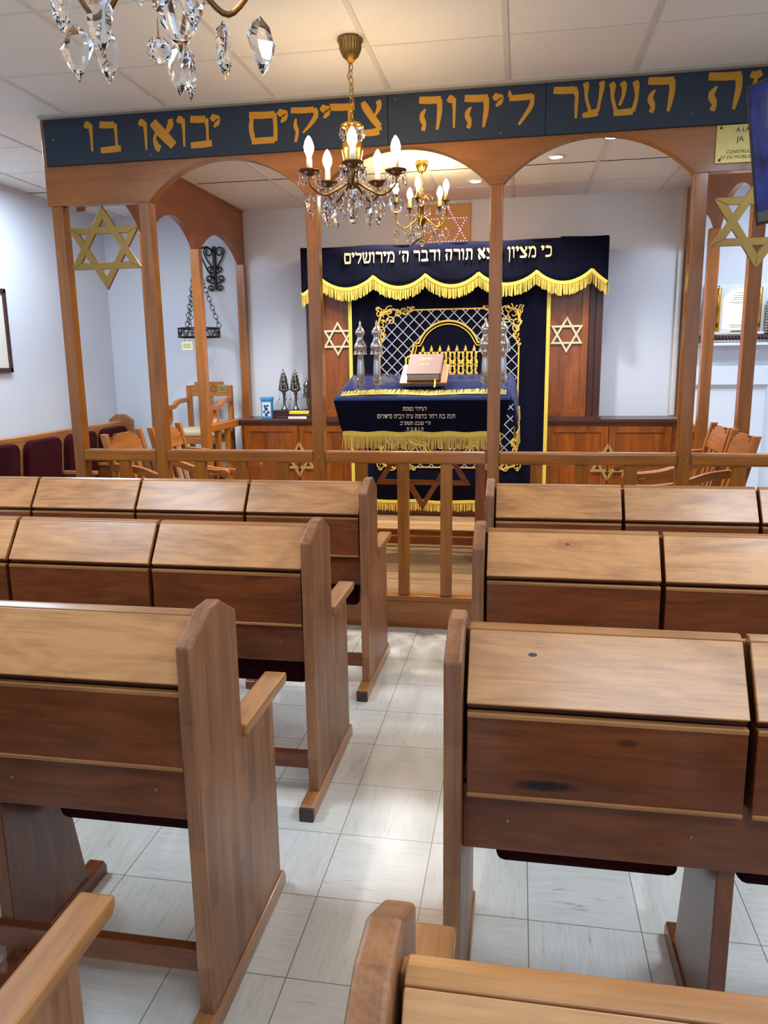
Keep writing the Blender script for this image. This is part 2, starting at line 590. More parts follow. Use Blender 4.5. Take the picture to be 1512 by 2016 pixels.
B_ = lambda x0, x1, y=0.88, w=0.21: [(x0, y + 0.03, w * 0.9), ((x0 + x1) / 2, y, w), (x1, y, w)]
GL = {
 'א': (0.88, [[(0.08, 0.94, 0.20), (0.40, 0.56, 0.24), (0.80, 0.12, 0.20)], [(0.72, 1.0, 0.16), (0.72, 0.82, 0.17), (0.54, 0.52, 0.07)], [(0.26, 0.64, 0.05), (0.12, 0.40, 0.10), (0.20, 0.12, 0.16), (0.30, 0.04, 0.18)]]),
 'ב': (0.84, [B_(0.05, 0.62), [(0.64, 0.9, 0.16), (0.67, 0.6, 0.10), (0.66, 0.12, 0.09)], [(0.02, 0.08, 0.18), (0.4, 0.09, 0.20), (0.82, 0.11, 0.19)]]),
 'ד': (0.80, [B_(0.02, 0.78), [(0.64, 0.86, 0.14), (0.63, 0.5, 0.12), (0.60, 0.0, 0.07)]]),
 'ה': (0.82, [B_(0.04, 0.74), [(0.68, 0.9, 0.16), (0.70, 0.55, 0.15), (0.62, 0.0, 0.07)], [(0.24, 0.64, 0.03), (0.12, 0.42, 0.13), (0.20, 0.18, 0.11), (0.15, 0.0, 0.10)]]),
 'ו': (0.34, [[(0.0, 0.95, 0.14), (0.10, 0.90, 0.20), (0.22, 0.89, 0.20)], [(0.22, 0.92, 0.16), (0.23, 0.5, 0.11), (0.22, 0.0, 0.07)]]),
 'ז': (0.44, [[(0.02, 0.93, 0.14), (0.2, 0.89, 0.19), (0.40, 0.95, 0.15)], [(0.26, 0.86, 0.05), (0.16, 0.56, 0.13), (0.22, 0.25, 0.12), (0.13, 0.0, 0.09)]]),
 'ח': (0.84, [B_(0.06, 0.74), [(0.70, 0.9, 0.16), (0.71, 0.5, 0.12), (0.70, 0.0, 0.09)], [(0.15, 0.86, 0.06), (0.16, 0.5, 0.13), (0.13, 0.0, 0.11)]]),
 'ט': (0.86, [[(0.06, 0.96, 0.14), (0.12, 0.6, 0.09), (0.12, 0.1, 0.10)], [(0.10, 0.09, 0.18), (0.7, 0.09, 0.18)], [(0.72, 0.1, 0.12), (0.77, 0.6, 0.11), (0.66, 0.92, 0.15), (0.46, 0.86, 0.10), (0.40, 0.66, 0.06)]]),
 'י': (0.30, [[(0.0, 0.98, 0.12), (0.10, 0.90, 0.19), (0.22, 0.86, 0.18), (0.20, 0.72, 0.13), (0.08, 0.60, 0.05)]]),
 'כ': (0.74, [B_(0.05, 0.52), [(0.5, 0.89, 0.18), (0.64, 0.72, 0.12), (0.64, 0.28, 0.10), (0.5, 0.1, 0.16)], [(0.04, 0.09, 0.18), (0.5, 0.09, 0.18)]]),
 'ל': (0.72, [[(0.06, 1.08, 0.05), (0.08, 0.90, 0.12)], [(0.06, 0.84, 0.18), (0.36, 0.84, 0.19), (0.66, 0.85, 0.18)], [(0.66, 0.90, 0.13), (0.64, 0.58, 0.11), (0.44, 0.20, 0.08), (0.32, 0.0, 0.06)]]),
 'ם': (0.84, [B_(0.06, 0.74), [(0.74, 0.92, 0.13), (0.76, 0.5, 0.12), (0.74, 0.06, 0.12)], [(0.10, 0.10, 0.20), (0.72, 0.10, 0.20)], [(0.14, 0.88, 0.08), (0.10, 0.5, 0.14), (0.16, 0.06, 0.10)]]),
 'מ': (0.88, [[(0.04, 0.97, 0.13), (0.16, 0.82, 0.16), (0.26, 0.68, 0.10)], [(0.24, 0.74, 0.08), (0.16, 0.4, 0.10), (0.05, 0.0, 0.07)], [(0.24, 0.76, 0.06), (0.42, 0.90, 0.17), (0.66, 0.88, 0.18)], [(0.66, 0.88, 0.15), (0.78, 0.6, 0.11), (0.76, 0.08, 0.10)], [(0.40, 0.09, 0.18), (0.78, 0.09, 0.18)]]),
 'נ': (0.54, [[(0.10, 0.95, 0.13), (0.22, 0.90, 0.18), (0.36, 0.89, 0.18)], [(0.37, 0.92, 0.14), (0.40, 0.5, 0.10), (0.40, 0.1, 0.10)], [(0.0, 0.09, 0.18), (0.42, 0.09, 0.18)]]),
 'ן': (0.34, [[(0.0, 0.95, 0.14), (0.10, 0.90, 0.20), (0.22, 0.89, 0.20)], [(0.22, 0.92, 0.16), (0.23, 0.4, 0.11), (0.20, -0.34, 0.06)]]),
 'ס': (0.84, [B_(0.04, 0.66), [(0.62, 0.9, 0.16), (0.76, 0.6, 0.12), (0.68, 0.2, 0.12), (0.42, 0.05, 0.16), (0.2, 0.2, 0.12), (0.10, 0.6, 0.10), (0.16, 0.86, 0.08)]]),
 'ע': (0.80, [[(0.66, 0.98, 0.13), (0.70, 0.85, 0.17), (0.64, 0.5, 0.10), (0.56, 0.14, 0.10)], [(0.02, 0.05, 0.11), (0.3, 0.09, 0.18), (0.58, 0.13, 0.18)], [(0.08, 0.98, 0.13), (0.13, 0.85, 0.17), (0.14, 0.55, 0.10), (0.30, 0.14, 0.08)]]),
 'פ': (0.78, [B_(0.10, 0.56), [(0.54, 0.9, 0.16), (0.68, 0.7, 0.12), (0.68, 0.28, 0.10), (0.54, 0.1, 0.16)], [(0.04, 0.09, 0.18), (0.54, 0.09, 0.18)], [(0.14, 0.88, 0.09), (0.12, 0.62, 0.10), (0.28, 0.5, 0.13), (0.38, 0.46, 0.08)]]),
 'צ': (0.82, [[(0.06, 0.97, 0.13), (0.14, 0.84, 0.18), (0.42, 0.52, 0.17), (0.72, 0.24, 0.15)], [(0.02, 0.09, 0.18), (0.4, 0.09, 0.19), (0.70, 0.12, 0.18)], [(0.72, 0.14, 0.12), (0.74, 0.24, 0.12)], [(0.66, 0.98, 0.13), (0.72, 0.84, 0.16), (0.62, 0.66, 0.08), (0.50, 0.54, 0.05)]]),
 'ק': (0.82, [B_(0.02, 0.66), [(0.66, 0.9, 0.16), (0.72, 0.68, 0.14), (0.56, 0.36, 0.10), (0.34, 0.06, 0.05)], [(0.16, 0.60, 0.04), (0.13, 0.36, 0.12), (0.18, 0.1, 0.11), (0.12, -0.26, 0.08)]]),
 'ר': (0.76, [B_(0.02, 0.62), [(0.58, 0.90, 0.18), (0.68, 0.74, 0.11), (0.68, 0.4, 0.10), (0.68, 0.0, 0.07)]]),
 'ש': (0.98, [[(0.16, 0.09, 0.18), (0.5, 0.09, 0.19), (0.80, 0.10, 0.18)], [(0.04, 0.98, 0.12), (0.10, 0.85, 0.17), (0.10, 0.55, 0.10), (0.24, 0.1, 0.10)], [(0.40, 0.98, 0.12), (0.47, 0.85, 0.16), (0.46, 0.6, 0.10), (0.34, 0.30, 0.07)], [(0.82, 0.98, 0.12), (0.88, 0.85, 0.17), (0.90, 0.5, 0.11), (0.80, 0.10, 0.12)]]),
 'ת': (0.86, [B_(0.08, 0.72), [(0.70, 0.9, 0.16), (0.73, 0.5, 0.13), (0.70, 0.0, 0.10)], [(0.20, 0.86, 0.07), (0.22, 0.5, 0.12), (0.20, 0.16, 0.11), (0.02, 0.05, 0.14)]]),
 "'": (0.18, [[(0.10, 1.02, 0.14), (0.02, 0.70, 0.04)]]),
 '"': (0.30, [[(0.08, 1.02, 0.12), (0.02, 0.72, 0.04)], [(0.24, 1.02, 0.12), (0.18, 0.72, 0.04)]]),
 '.': (0.20, [[(0.04, 0.07, 0.14), (0.16, 0.07, 0.14)]]),
 'S': (0.62, [[(0.54, 0.84, 0.10), (0.30, 0.94, 0.10), (0.10, 0.74, 0.11), (0.30, 0.5, 0.12), (0.52, 0.26, 0.11), (0.30, 0.06, 0.10), (0.06, 0.16, 0.10)]]),
}
def glyph(mb, g, x0, x1, z0, z1, fn, t):
    """strokes of one letter between x0..x1, z0..z1; fn(x,z) -> point, raised along normal by t"""
    w, strokes = GL[g]
    sx = (x1 - x0) / w
    sz = (z1 - z0)
    t0 = t
    for si, st in enumerate(strokes):
        t = t0 + 0.00025 * si
        c = crv(st, 5)
        pts2 = [Vector((p[0] * sx, p[1] * sz)) for p in c]
        ws = [p[2] for p in c]
        L_, R_ = [], []
        for i, p in enumerate(pts2):
            d = pts2[min(i + 1, len(pts2) - 1)] - pts2[max(i - 1, 0)]
            d.normalize()
            s = Vector((-d.y, d.x))
            # stroke width measured in letter units: horizontal extent by sx, vertical by sz
            hw = ws[i] * 0.5 * (abs(s.y) * sz + abs(s.x) * min(sx, sz * 1.1))
            L_.append(p + s * hw); R_.append(p - s * hw)
        A = [mb.v(fn(x0 + p.x, z0 + p.y, t)) for p in L_]
        Bq = [mb.v(fn(x0 + p.x, z0 + p.y, t)) for p in R_]
        A0 = [mb.v(fn(x0 + p.x, z0 + p.y, 0)) for p in L_]
        B0 = [mb.v(fn(x0 + p.x, z0 + p.y, 0)) for p in R_]
        for i in range(len(A) - 1):
            mb.f([A[i], A[i + 1], Bq[i + 1], Bq[i]])
            mb.f([A0[i], A0[i + 1], A[i + 1], A[i]])
            mb.f([Bq[i], Bq[i + 1], B0[i + 1], B0[i]])
        mb.f([A0[0], A[0], Bq[0], B0[0]])
        mb.f([A[-1], A0[-1], B0[-1], Bq[-1]])

def text_rtl(mb, s, xl, xr, z0, z1, fn, t, gap=0.16, space=0.5, emit=None):
    """right-to-left line; with emit(mb) each word becomes a mesh of its own"""
    tot = 0
    for ch in s:
        tot += space if ch == ' ' else GL[ch][0] + gap
    k = (xr - xl) / tot
    x = xr
    for ch in s:
        if ch == ' ':
            x -= space * k
            if emit:
                emit(mb)
                mb = MB()
            continue
        w = GL[ch][0] * k
        glyph(mb, ch, x - w, x, z0, z1, fn, t)
        x -= w + gap * k
    if emit:
        emit(mb)

def latin(body, size, fn_loc, rot, mat, parent, name='lettering', shear=0.0):
    cu = bpy.data.curves.new(name, 'FONT')
    cu.body = body
    cu.size = size
    cu.extrude = 0.0006
    cu.shear = shear
    o = bpy.data.objects.new(name, cu)
    COL.objects.link(o)
    dg = bpy.context.evaluated_depsgraph_get()
    me = bpy.data.meshes.new_from_object(o.evaluated_get(dg))
    bpy.data.objects.remove(o)
    me.materials.clear()
    me.materials.append(M[mat])
    ob = bpy.data.objects.new(name, me)
    ob.location = fn_loc
    ob.rotation_euler = rot
    COL.objects.link(ob)
    ob.parent = parent
    return ob

def hexagram(mb, c, R_, bar, y0, y1, ax='y', sx=1.0):
    """two interlaced triangles of flat bar, as one flat cut star"""
    for up in (1, -1):
        out, inn = [], []
        for k in range(3):
            a = up * pi / 2 + k * 2 * pi / 3
            out.append((c[0] + R_ * cos(a) * sx, c[1] + R_ * sin(a)))
            ri = R_ - 2 * bar
            inn.append((c[0] + ri * cos(a) * sx, c[1] + ri * sin(a)))
        e = 0.0004 if up == 1 else 0
        for k in range(3):
            j = (k + 1) % 3
            mb.prism([out[k], out[j], inn[j], inn[k]], ax, y0 - e, y1 + e)

# ------------------------------------------------------------------ room shell
CEIL = 2.9
XL, XR, YB, YF = -3.9, 2.7, 7.0, -2.6
struct('floor', MB().box((XL - .1, YF, -0.1), (XR + .1, YB + .1, 0)), 'floor')
cm = MB().box((XL - .1, YF, CEIL), (XR + .1, YB + .1, CEIL + 0.1))
ce = struct('ceiling', cm, 'ceiling')
tb = MB()
for k in range(-4, 9):
    x = -1.889 + 0.6 * k
    if XL < x < XR:
        tb.box((x - 0.012, YF, CEIL - 0.004), (x + 0.012, YB, CEIL + 0.001))
for k in range(-10, 3):
    y = 4.22 + 0.6 * k if k < 0 else 4.70 + 0.6 * k
    if YF < y < YB:
        tb.box((XL, y - 0.005, CEIL - 0.0025), (XR, y + 0.005, CEIL + 0.001))
for y in (5.9, 6.5):
    tb.box((XL, y - 0.005, CEIL - 0.0025), (XR, y + 0.005, CEIL + 0.001))
o = finish(tb, 'ceiling_grid', 'tbar'); o.parent = ce
struct('wall_back', MB().box((XL - .1, YB, 0), (XR + .1, YB + .1, CEIL)), 'wall')
struct('wall_left', MB().box((XL - .1, YF, 0), (XL, YB, CEIL)), 'wall')
struct('wall_right', MB().box((XR, YF, 0), (XR + .1, YB, CEIL)), 'wall')
struct('trim_1', MB().box((1.285, YB - 0.025, 1.05), (1.325, YB, CEIL)), 'white')
struct('trim_2', MB().box((-2.66, 4.165, CEIL - 0.014), (1.5, 4.23, CEIL)), 'edge_trim')
pl = MB().box((-2.58, 4.285, 0.0), (1.37, YB, 0.19))
struct('floor_platform', pl, 'laminate')

# ------------------------------------------------------------------ bimah screens
def arc_pts(x0, x1, z0, rise, n=24):
    hw = (x1 - x0) / 2
    R_ = (hw * hw + rise * rise) / (2 * rise)
    cx, cz = (x0 + x1) / 2, z0 + rise - R_
    a = math.asin(hw / R_)
    return [(cx + R_ * sin(-a + 2 * a * i / n), cz + R_ * cos(-a + 2 * a * i / n)) for i in range(n + 1)]

FY0, FY1 = 4.235, 4.285
fs = thing('timber_screen', 'varnished timber screen with three arches, handrail and balusters facing the pews', 'screen', (-0.6, 4.26, 0))
FPOSTS = [-2.632, -2.096, -1.128, -0.137, 0.868, 1.435]
PW = 0.034
# fascia with arched cut-outs (profile walked along the lower edge)
low = [(-2.685, 2.435)]
for a, b, arch in ((FPOSTS[0], FPOSTS[1], 0), (FPOSTS[1], FPOSTS[2], 1), (FPOSTS[2], FPOSTS[3], 1), (FPOSTS[3], FPOSTS[4], 1), (FPOSTS[4], FPOSTS[5], 0)):
    if arch:
        low += [(a + PW, 2.43)] + arc_pts(a + PW, b - PW, 2.43, 0.207)[1:-1] + [(b - PW, 2.43)]
    else:
        low += [(a + PW, 2.435), (b - PW, 2.435)]
low += [(1.50, 2.435)]
prof = low + [(1.50, CEIL - 0.002), (-2.685, CEIL - 0.002)]
part('arch_fascia', MB().prism(prof, 'y', FY0 - 0.01, FY1 + 0.005), 'fascia', fs, 0.002, 1, world=True)
for i, x in enumerate(FPOSTS):
    m = MB().box((x - PW, FY0 - 0.004, 0.0), (x + PW, FY1 + 0.02, 2.437))
    part('post', m, 'pine_z', fs, 0.005, 2, world=True)
for a, b in zip(FPOSTS, FPOSTS[1:]):
    part('handrail', MB().box((a + PW, FY0 - 0.012, 0.972), (b - PW, FY1 + 0.012, 1.04)), 'pine_x', fs, 0.012, 3, world=True)
    part('kerb_board', MB().box((a + PW, FY0 - 0.006, 0.0), (b - PW, FY1 - 0.01, 0.165)), 'pine_x', fs, 0.003, world=True)
    part('bottom_rail', MB().box((a + PW, FY0 - 0.012, 0.165), (b - PW, FY1 + 0.012, 0.197)), 'pine_x', fs, 0.004, world=True)
for x in (-2.346, -1.86, -1.605, -1.35, -0.882, -0.641, -0.395, 0.102, 0.348, 0.60, 1.15):
    part('baluster', MB().box((x - 0.033, FY0 + 0.0, 0.197), (x + 0.033, FY0 + 0.04, 0.973)), 'pine_z', fs, 0.004, world=True)
for x in (-2.632, -1.128, 0.850, 0.886):
    sc = MB()
    sc.T = Matrix.Translation((x, FY0 - 0.0035, 1.0)) @ Matrix.Rotation(pi / 2, 4, 'X')
    sc.lathe([(0.006, 0), (0.006, 0.002), (0.003, 0.0035)], 10)
    sc.T = Matrix.Identity(4)
    part('screw_cap', sc, 'screw', fs, world=True)

# banner with the painted inscription
bn = thing('inscription_banner', 'long navy board with gold Hebrew lettering along the top of the timber screen', 'sign', (-0.6, 4.215, 2.645))
bm_ = MB()
for a, b in ((-2.655, -0.70), (-0.698, 0.10), (0.102, 1.50)):
    bm_.box((a, 4.203, 2.645), (b, 4.224, CEIL - 0.015))
part('board', bm_, 'banner', bn, 0.0015, 1, world=True)
BAN = [('ו', -2.4, -2.348, 2.708, 2.859), ('ב', -2.318, -2.191, 2.696, 2.856), ('ו', -2.077, -2.026, 2.697, 2.851), ('א', -2.011, -1.87, 2.691, 2.844), ('ו', -1.854, -1.805, 2.7, 2.853), ('ב', -1.787, -1.66, 2.691, 2.851), ('י', -1.66, -1.614, 2.700, 2.848), ('ם', -1.459, -1.287, 2.689, 2.849), ('י', -1.285, -1.237, 2.700, 2.849), ('ק', -1.22, -1.06, 2.722, 2.856), ('י', -1.052, -1.005, 2.710, 2.854), ('ד', -1.01, -0.869, 2.701, 2.86), ('צ', -0.836, -0.729, 2.694, 2.864), ('ה', -0.541, -0.411, 2.702, 2.863), ('ו', -0.387, -0.341, 2.705, 2.858), ('ה', -0.31, -0.174, 2.7, 2.855), ('י', -0.157, -0.112, 2.71, 2.85), ('ל', -0.091, 0.045, 2.701, 2.85), ('ר', 0.134, 0.262, 2.713, 2.862), ('ע', 0.278, 0.383, 2.714, 2.876), ('ש', 0.407, 0.546, 2.712, 2.866), ('ה', 0.579, 0.72, 2.717, 2.874), ('ה', 0.855, 1.028, 2.707, 2.875), ('ז', 1.05, 1.107, 2.716, 2.868)]
for i0, i1 in ((0, 2), (2, 7), (7, 13), (13, 18), (18, 22), (22, 24)):
    lm = MB()
    for g, a, b, c, d in BAN[i0:i1]:
        glyph(lm, g, a, b, c, d, lambda x, z, t: (x, 4.2035 - t, z), 0.002)
    part('painted_word', lm, 'banner_gold', bn, world=True)
sc = MB()
for x, z in ((-2.60, 2.78), (-0.66, 2.862), (-0.12, 2.668), (-2.02, 2.672), (0.80, 2.70)):
    sc.T = Matrix.Translation((x, 4.2035, z)) @ Matrix.Rotation(pi / 2, 4, 'X')
    sc.lathe([(0.005, 0), (0.005, 0.002), (0.002, 0.003)], 8)
sc.T = Matrix.Identity(4)
part('screw', sc, 'screw', bn, world=True)

# brass plaque at the right
pq = thing('dedication_plaque', 'brass dedication plaque screwed to the fascia beside the television', 'plaque', (1.12, 4.222, 2.47))
part('plate', MB().box((0.92, 4.217, 2.469), (1.32, 4.224, 2.643)), 'plaque', pq, 0.001, 1, world=True)
sc = MB()
for x in (0.94, 1.30):
    for z in (2.484, 2.630):
        sc.T = Matrix.Translation((x, 4.2175, z)) @ Matrix.Rotation(pi / 2, 4, 'X')
        sc.lathe([(0.007, 0), (0.006, 0.003), (0.0, 0.004)], 10)
sc.T = Matrix.Identity(4)
part('screw', sc, 'old_brass', pq, world=True)
for s, x, z, sz, sh in (('A LA', 1.008, 2.608, 0.030, 0), ('JA', 1.015, 2.565, 0.034, 0), ('CONSTRUCTION', 0.968, 2.512, 0.021, 0.25), ('ET DU MOBILIER', 0.943, 2.488, 0.021, 0.25)):
    latin(s, sz, (x - 1.12, 4.2166 - 4.222, z - 2.47), (pi / 2, 0, 0), 'black_ink', pq, 'engraved_lettering', sh)

# brass stars between the outer posts
def brass_star(cx, cz, R_, label, sx=1.0):
    st = MB()
    hexagram(st, (0, 0), R_, 0.037, -0.008, 0.008, 'y', sx)
    o = finish(st, 'brass_star', 'brass', 0.0015, 1)
    o.location = (cx, 4.252, cz)
    return tag(o, label, 'star', 'brass stars between the posts')
brass_star(-2.364, 2.200, 0.232, 'large brass six-pointed star hung between the two leftmost screen posts', 1.10)
brass_star(1.155, 2.200, 0.232, 'large brass six-pointed star partly behind the television', 1.12)

# side screens running back to the wall
def side_screen(x0, x1, label, ymid, f0, f1, wall_x, loc_y=5.6):
    s = thing('side_screen', label, 'screen', ((x0 + x1) / 2, loc_y, 0))
    ys = [4.30, ymid, 5.95, 6.955]
    low = [(4.322, 2.43)]
    for a, b in zip(ys, ys[1:]):
        a2 = a + (0.03 if a > 4.31 else 0.022); b2 = b - 0.03
        low += [(a2, 2.42)] + arc_pts(a2, b2, 2.42, 0.185 if b - a > 0.8 else 0.12)[1:-1] + [(b2, 2.42)]
    low += [(6.995, 2.42)]
    part('arch_fascia', MB().prism(low + [(6.995, CEIL - 0.002), (4.322, CEIL - 0.002)], 'x', f0, f1), 'side_fascia', s, world=True)
    for y in ys[1:]:
        z0 = 0.19
        part('post', MB().box((x0 if y < 6.9 else wall_x[0], y - 0.035, z0), (x1 if y < 6.9 else wall_x[1], y + 0.035, 2.425)), 'pine_z', s, 0.004, world=True)
    part('handrail', MB().box((x0 + 0.005, 5.985, 0.98), (x1 - 0.005, 6.92, 1.045)), 'pine_y', s, 0.008, world=True)
    for y in (6.2, 6.42):
        part('baluster', MB().box((x0 + 0.02, y - 0.03, 0.19), (x1 - 0.02, y + 0.03, 0.982)), 'pine_z', s, 0.004, world=True)
    return s
side_screen(-2.575, -2.50, 'arched side screen left of the bimah with low rail at the back wall', 5.12, -2.563, -2.512, (-2.575, -2.50))
side_screen(1.29, 1.365, 'arched side screen right of the bimah beside the display shelf', 4.92, 1.325, 1.36, (1.335, 1.365))

# ------------------------------------------------------------------ cabinet, ark and curtain
ca = thing('ark_cabinet', 'long low mahogany cabinet across the back of the bimah under the ark', 'cabinet', (-0.6, 6.8, 0.19))
CF = 6.62
part('carcass', MB().box((-2.49, CF + 0.02, 0.19), (1.28, 6.995, 1.015)), 'ark_x', ca, world=True)
part('worktop', MB().box((-2.495, CF - 0.02, 1.015), (1.285, 6.995, 1.045)), 'dark_x', ca, 0.004, world=True)
def panel_door(x0, x1, z0, z1, y, parent, hinge=False, mats=('ark_z', 'ark_x')):
    fr = 0.055
    m = MB()
    for a, b in (((x0, z0), (x0 + fr, z1)), ((x1 - fr, z0), (x1, z1)), ((x0 + fr, z0), (x1 - fr, z0 + fr)), ((x0 + fr, z1 - fr), (x1 - fr, z1))):
        m.box((a[0], y, a[1]), (b[0], y + 0.02, b[1]))
    d = part('door', m, mats[0], parent, 0.003, 1, world=True)
    p = MB().box((x0 + fr - 0.002, y + 0.008, z0 + fr - 0.002), (x1 - fr + 0.002, y + 0.018, z1 - fr + 0.002))
    part('door_panel', p, mats[0], d, world=True)
    return d
for x0, x1 in ((-2.46, -1.948), (-1.942, -1.43), (0.24, 0.742), (0.748, 1.25)):
    panel_door(x0, x1, 0.24, 0.985, CF, ca)
# split brass stars on the lower doors
for cx, g, lb in ((-1.945, 'פ', 'left'), (0.745, 'S', 'right')):
    m = MB()
    hexagram(m, (0, 0), 0.165, 0.022, -0.004, 0.004)
    st = thing('door_star', 'brass six-pointed star split across the %s doors of the low ark cabinet' % lb, 'star', (cx, CF - 0.005, 0.68), 0, 'split stars on the cabinet doors')
    part('star_plate', m, 'plate_brass', st, 0.001, 1)
    part('door_split', MB().box((-0.002, -0.0052, -0.165), (0.002, -0.0035, 0.165)), 'black', st)
    lm = MB()
    glyph(lm, g, 0.025, 0.055, -0.025, 0.02, lambda x, z, t: (x, 0.0035 - t, z), 0.004)
    part('silver_letter', lm, 'silver', st)
    kh = MB()
    kh.T = Matrix.Translation((0, -0.004, -0.062)) @ Matrix.Rotation(pi / 2, 4, 'X')
    kh.lathe([(0.011, 0), (0.011, 0.003), (0, 0.004)], 12)
    part('lock', kh, 'black', st)

ark = thing('torah_ark', 'tall mahogany ark cupboard standing on the low cabinet behind the navy curtain', 'cabinet', (-0.6, 6.8, 1.045))
AF = 6.64
part('carcass', MB().box((-1.845, AF + 0.02, 1.045), (0.66, 6.965, 2.47)), 'ark_z', ark, 0.003, world=True)
for x0, x1 in ((-1.845, -1.79), (-1.785, -1.735), (0.555, 0.60), (0.605, 0.66)):
    part('corner_stile', MB().box((x0, AF - 0.012, 1.047), (x1, AF + 0.02, 2.42)), 'dark_z', ark, 0.004, world=True)
for x0, x1 in ((-1.73, -1.17), (-1.165, -0.6025), (-0.5975, -0.03), (-0.025, 0.55)):
    panel_door(x0, x1, 1.06, 2.40, AF, ark)
part('rebate_moulding', MB().box((-1.86, AF - 0.03, 1.045), (0.675, AF + 0.0, 1.06)), 'dark_x', ark, 0.003, world=True)
for cx, lb in ((-1.565, 'left'), (0.376, 'right')):
    m = MB()
    hexagram(m, (0, 0), 0.150, 0.0165, -0.004, 0.004)
    o = finish(m, 'door_star', 'pale_brass', 0.001, 1)
    o.location = (cx, AF - 0.006, 1.738)
    tag(o, 'pale brass six-pointed star on the %s upper door of the ark, beside the curtain' % lb, 'star', 'stars on the ark doors')

# --- curtain
CY = 6.575
cur = thing('ark_curtain', 'navy velvet ark curtain embroidered with a gold arch and silver lattice', 'curtain', (-0.61, CY, 0.24))
X0, X1 = -1.452, 0.236
def cfold(x):
    e = min(abs(x - X0), abs(x - X1))
    inner = 1.0 if (x < -1.22 or x > 0.02) else 0.15
    return 0.010 * inner * sin(x * 34) * min(1, e / 0.08)
m = MB()
nx, nz = 150, 8
g1 = [[m.v((X0 + (X1 - X0) * i / nx, CY + cfold(X0 + (X1 - X0) * i / nx), 0.31 + (2.25 - 0.31) * j / nz)) for j in range(nz + 1)] for i in range(nx + 1)]
g2 = [[m.v((X0 + (X1 - X0) * i / nx, CY + 0.006 + cfold(X0 + (X1 - X0) * i / nx), 0.31 + (2.25 - 0.31) * j / nz)) for j in range(nz + 1)] for i in range(nx + 1)]
for i in range(nx):
    for j in range(nz):
        m.f([g1[i][j], g1[i + 1][j], g1[i + 1][j + 1], g1[i][j + 1]], True)
        m.f([g2[i][j], g2[i][j + 1], g2[i + 1][j + 1], g2[i + 1][j]], True)
for i in range(nx):
    m.f([g1[i][0], g2[i][0], g2[i + 1][0], g1[i + 1][0]])
for j in range(nz):
    m.f([g1[0][j], g1[0][j + 1], g2[0][j + 1], g2[0][j]])
    m.f([g1[nx][j], g2[nx][j], g2[nx][j + 1], g1[nx][j + 1]])
part('velvet_cloth', m, 'velvet', cur, world=True)

def fringe(mb, path, length, n, out=(0, -1, 0), down=(0, 0, -1), w=0.0045, jit=0.004, t=0.003):
    """many twisted strands hanging from a path; path(u)->point"""
    O, D = Vector(out), Vector(down)
    for i in range(n):
        u = (i + 0.5) / n
        p = Vector(path(u))
        q = Vector(path(min(1, u + 0.3 / n)))
        side = (q - p)
        side = side.normalized() if side.length > 1e-7 else Vector((1, 0, 0))
        L_ = length * random.uniform(0.86, 1.06)
        j1 = random.uniform(-jit, jit) * 2
        oo = O * random.uniform(0.0, 0.006)
        a = [p - side * w / 2, p + side * w / 2]
        b = [p + side * (j1 - w * 0.62) + D * L_ + oo, p + side * (j1 + w * 0.62) + D * L_ + oo]
        A = [mb.v(a[0]), mb.v(a[1]), mb.v(a[1] + O * t), mb.v(a[0] + O * t)]
        Bv = [mb.v(b[0]), mb.v(b[1]), mb.v(b[1] + O * t), mb.v(b[0] + O * t)]
        for k in range(4):
            l = (k + 1) % 4
            mb.f([A[k], A[l], Bv[l], Bv[k]])
        mb.f(Bv)
for x in (X0 + 0.013, X1 - 0.013):
    part('gold_border', MB().box((x - 0.015, CY - 0.007, 0.30), (x + 0.015, CY - 0.001, 2.24)), 'gold_braid', cur, world=True)
wav = lambda u: (X0 + (X1 - X0) * u, CY - 0.004 + 0.006 * sin(u * 40), 0.325 + 0.006 * sin(u * 23))
m = MB()
m.ribbon([wav(i / 80) for i in range(81)], 0.026, 0.006)
part('gold_braid', m, 'gold_braid', cur, world=True)
m = MB()
fringe(m, wav, 0.085, 230)
part('gold_fringe', m, 'gold_thread', cur, world=True)

# --- embroidery on the curtain
EX0, EX1, EZ0, EZ1 = -1.185, -0.012, 0.63, 1.962
EC = (EX0 + EX1) / 2
EY = CY - 0.0075
def arch_outline(hw, r, zt, zsh, zsh2, zb, cx=EC):
    """half outline of the inner arch from crown to the right-hand base, mirrored"""
    right = []
    a0 = math.acos(max(-1, min(1, (zsh - (zt - r)) / r)))
    for i in range(15):
        a = a0 * i / 14
        right.append((cx + r * sin(a), zt - r + r * cos(a)))
    xs = right[-1][0]
    right.append((xs + 0.045, zsh))
    n = 8
    for i in range(n + 1):
        a = pi / 2 * i / n
        right.append((xs + 0.045 + (cx + hw - xs - 0.045) * sin(a) if False else xs + 0.045 + (cx + hw - xs - 0.045) * (1 - cos(a)), zsh - (zsh - zsh2) * sin(a)))
    right.append((cx + hw + 0.015, zsh2 - 0.012))
    right.append((cx + hw + 0.015, zb))
    left = [(2 * cx - x, z) for x, z in right[::-1]]
    return left[:-1] + right
OUT = arch_outline(0.345, 0.262, 1.868, 1.690, 1.575, 0.92)
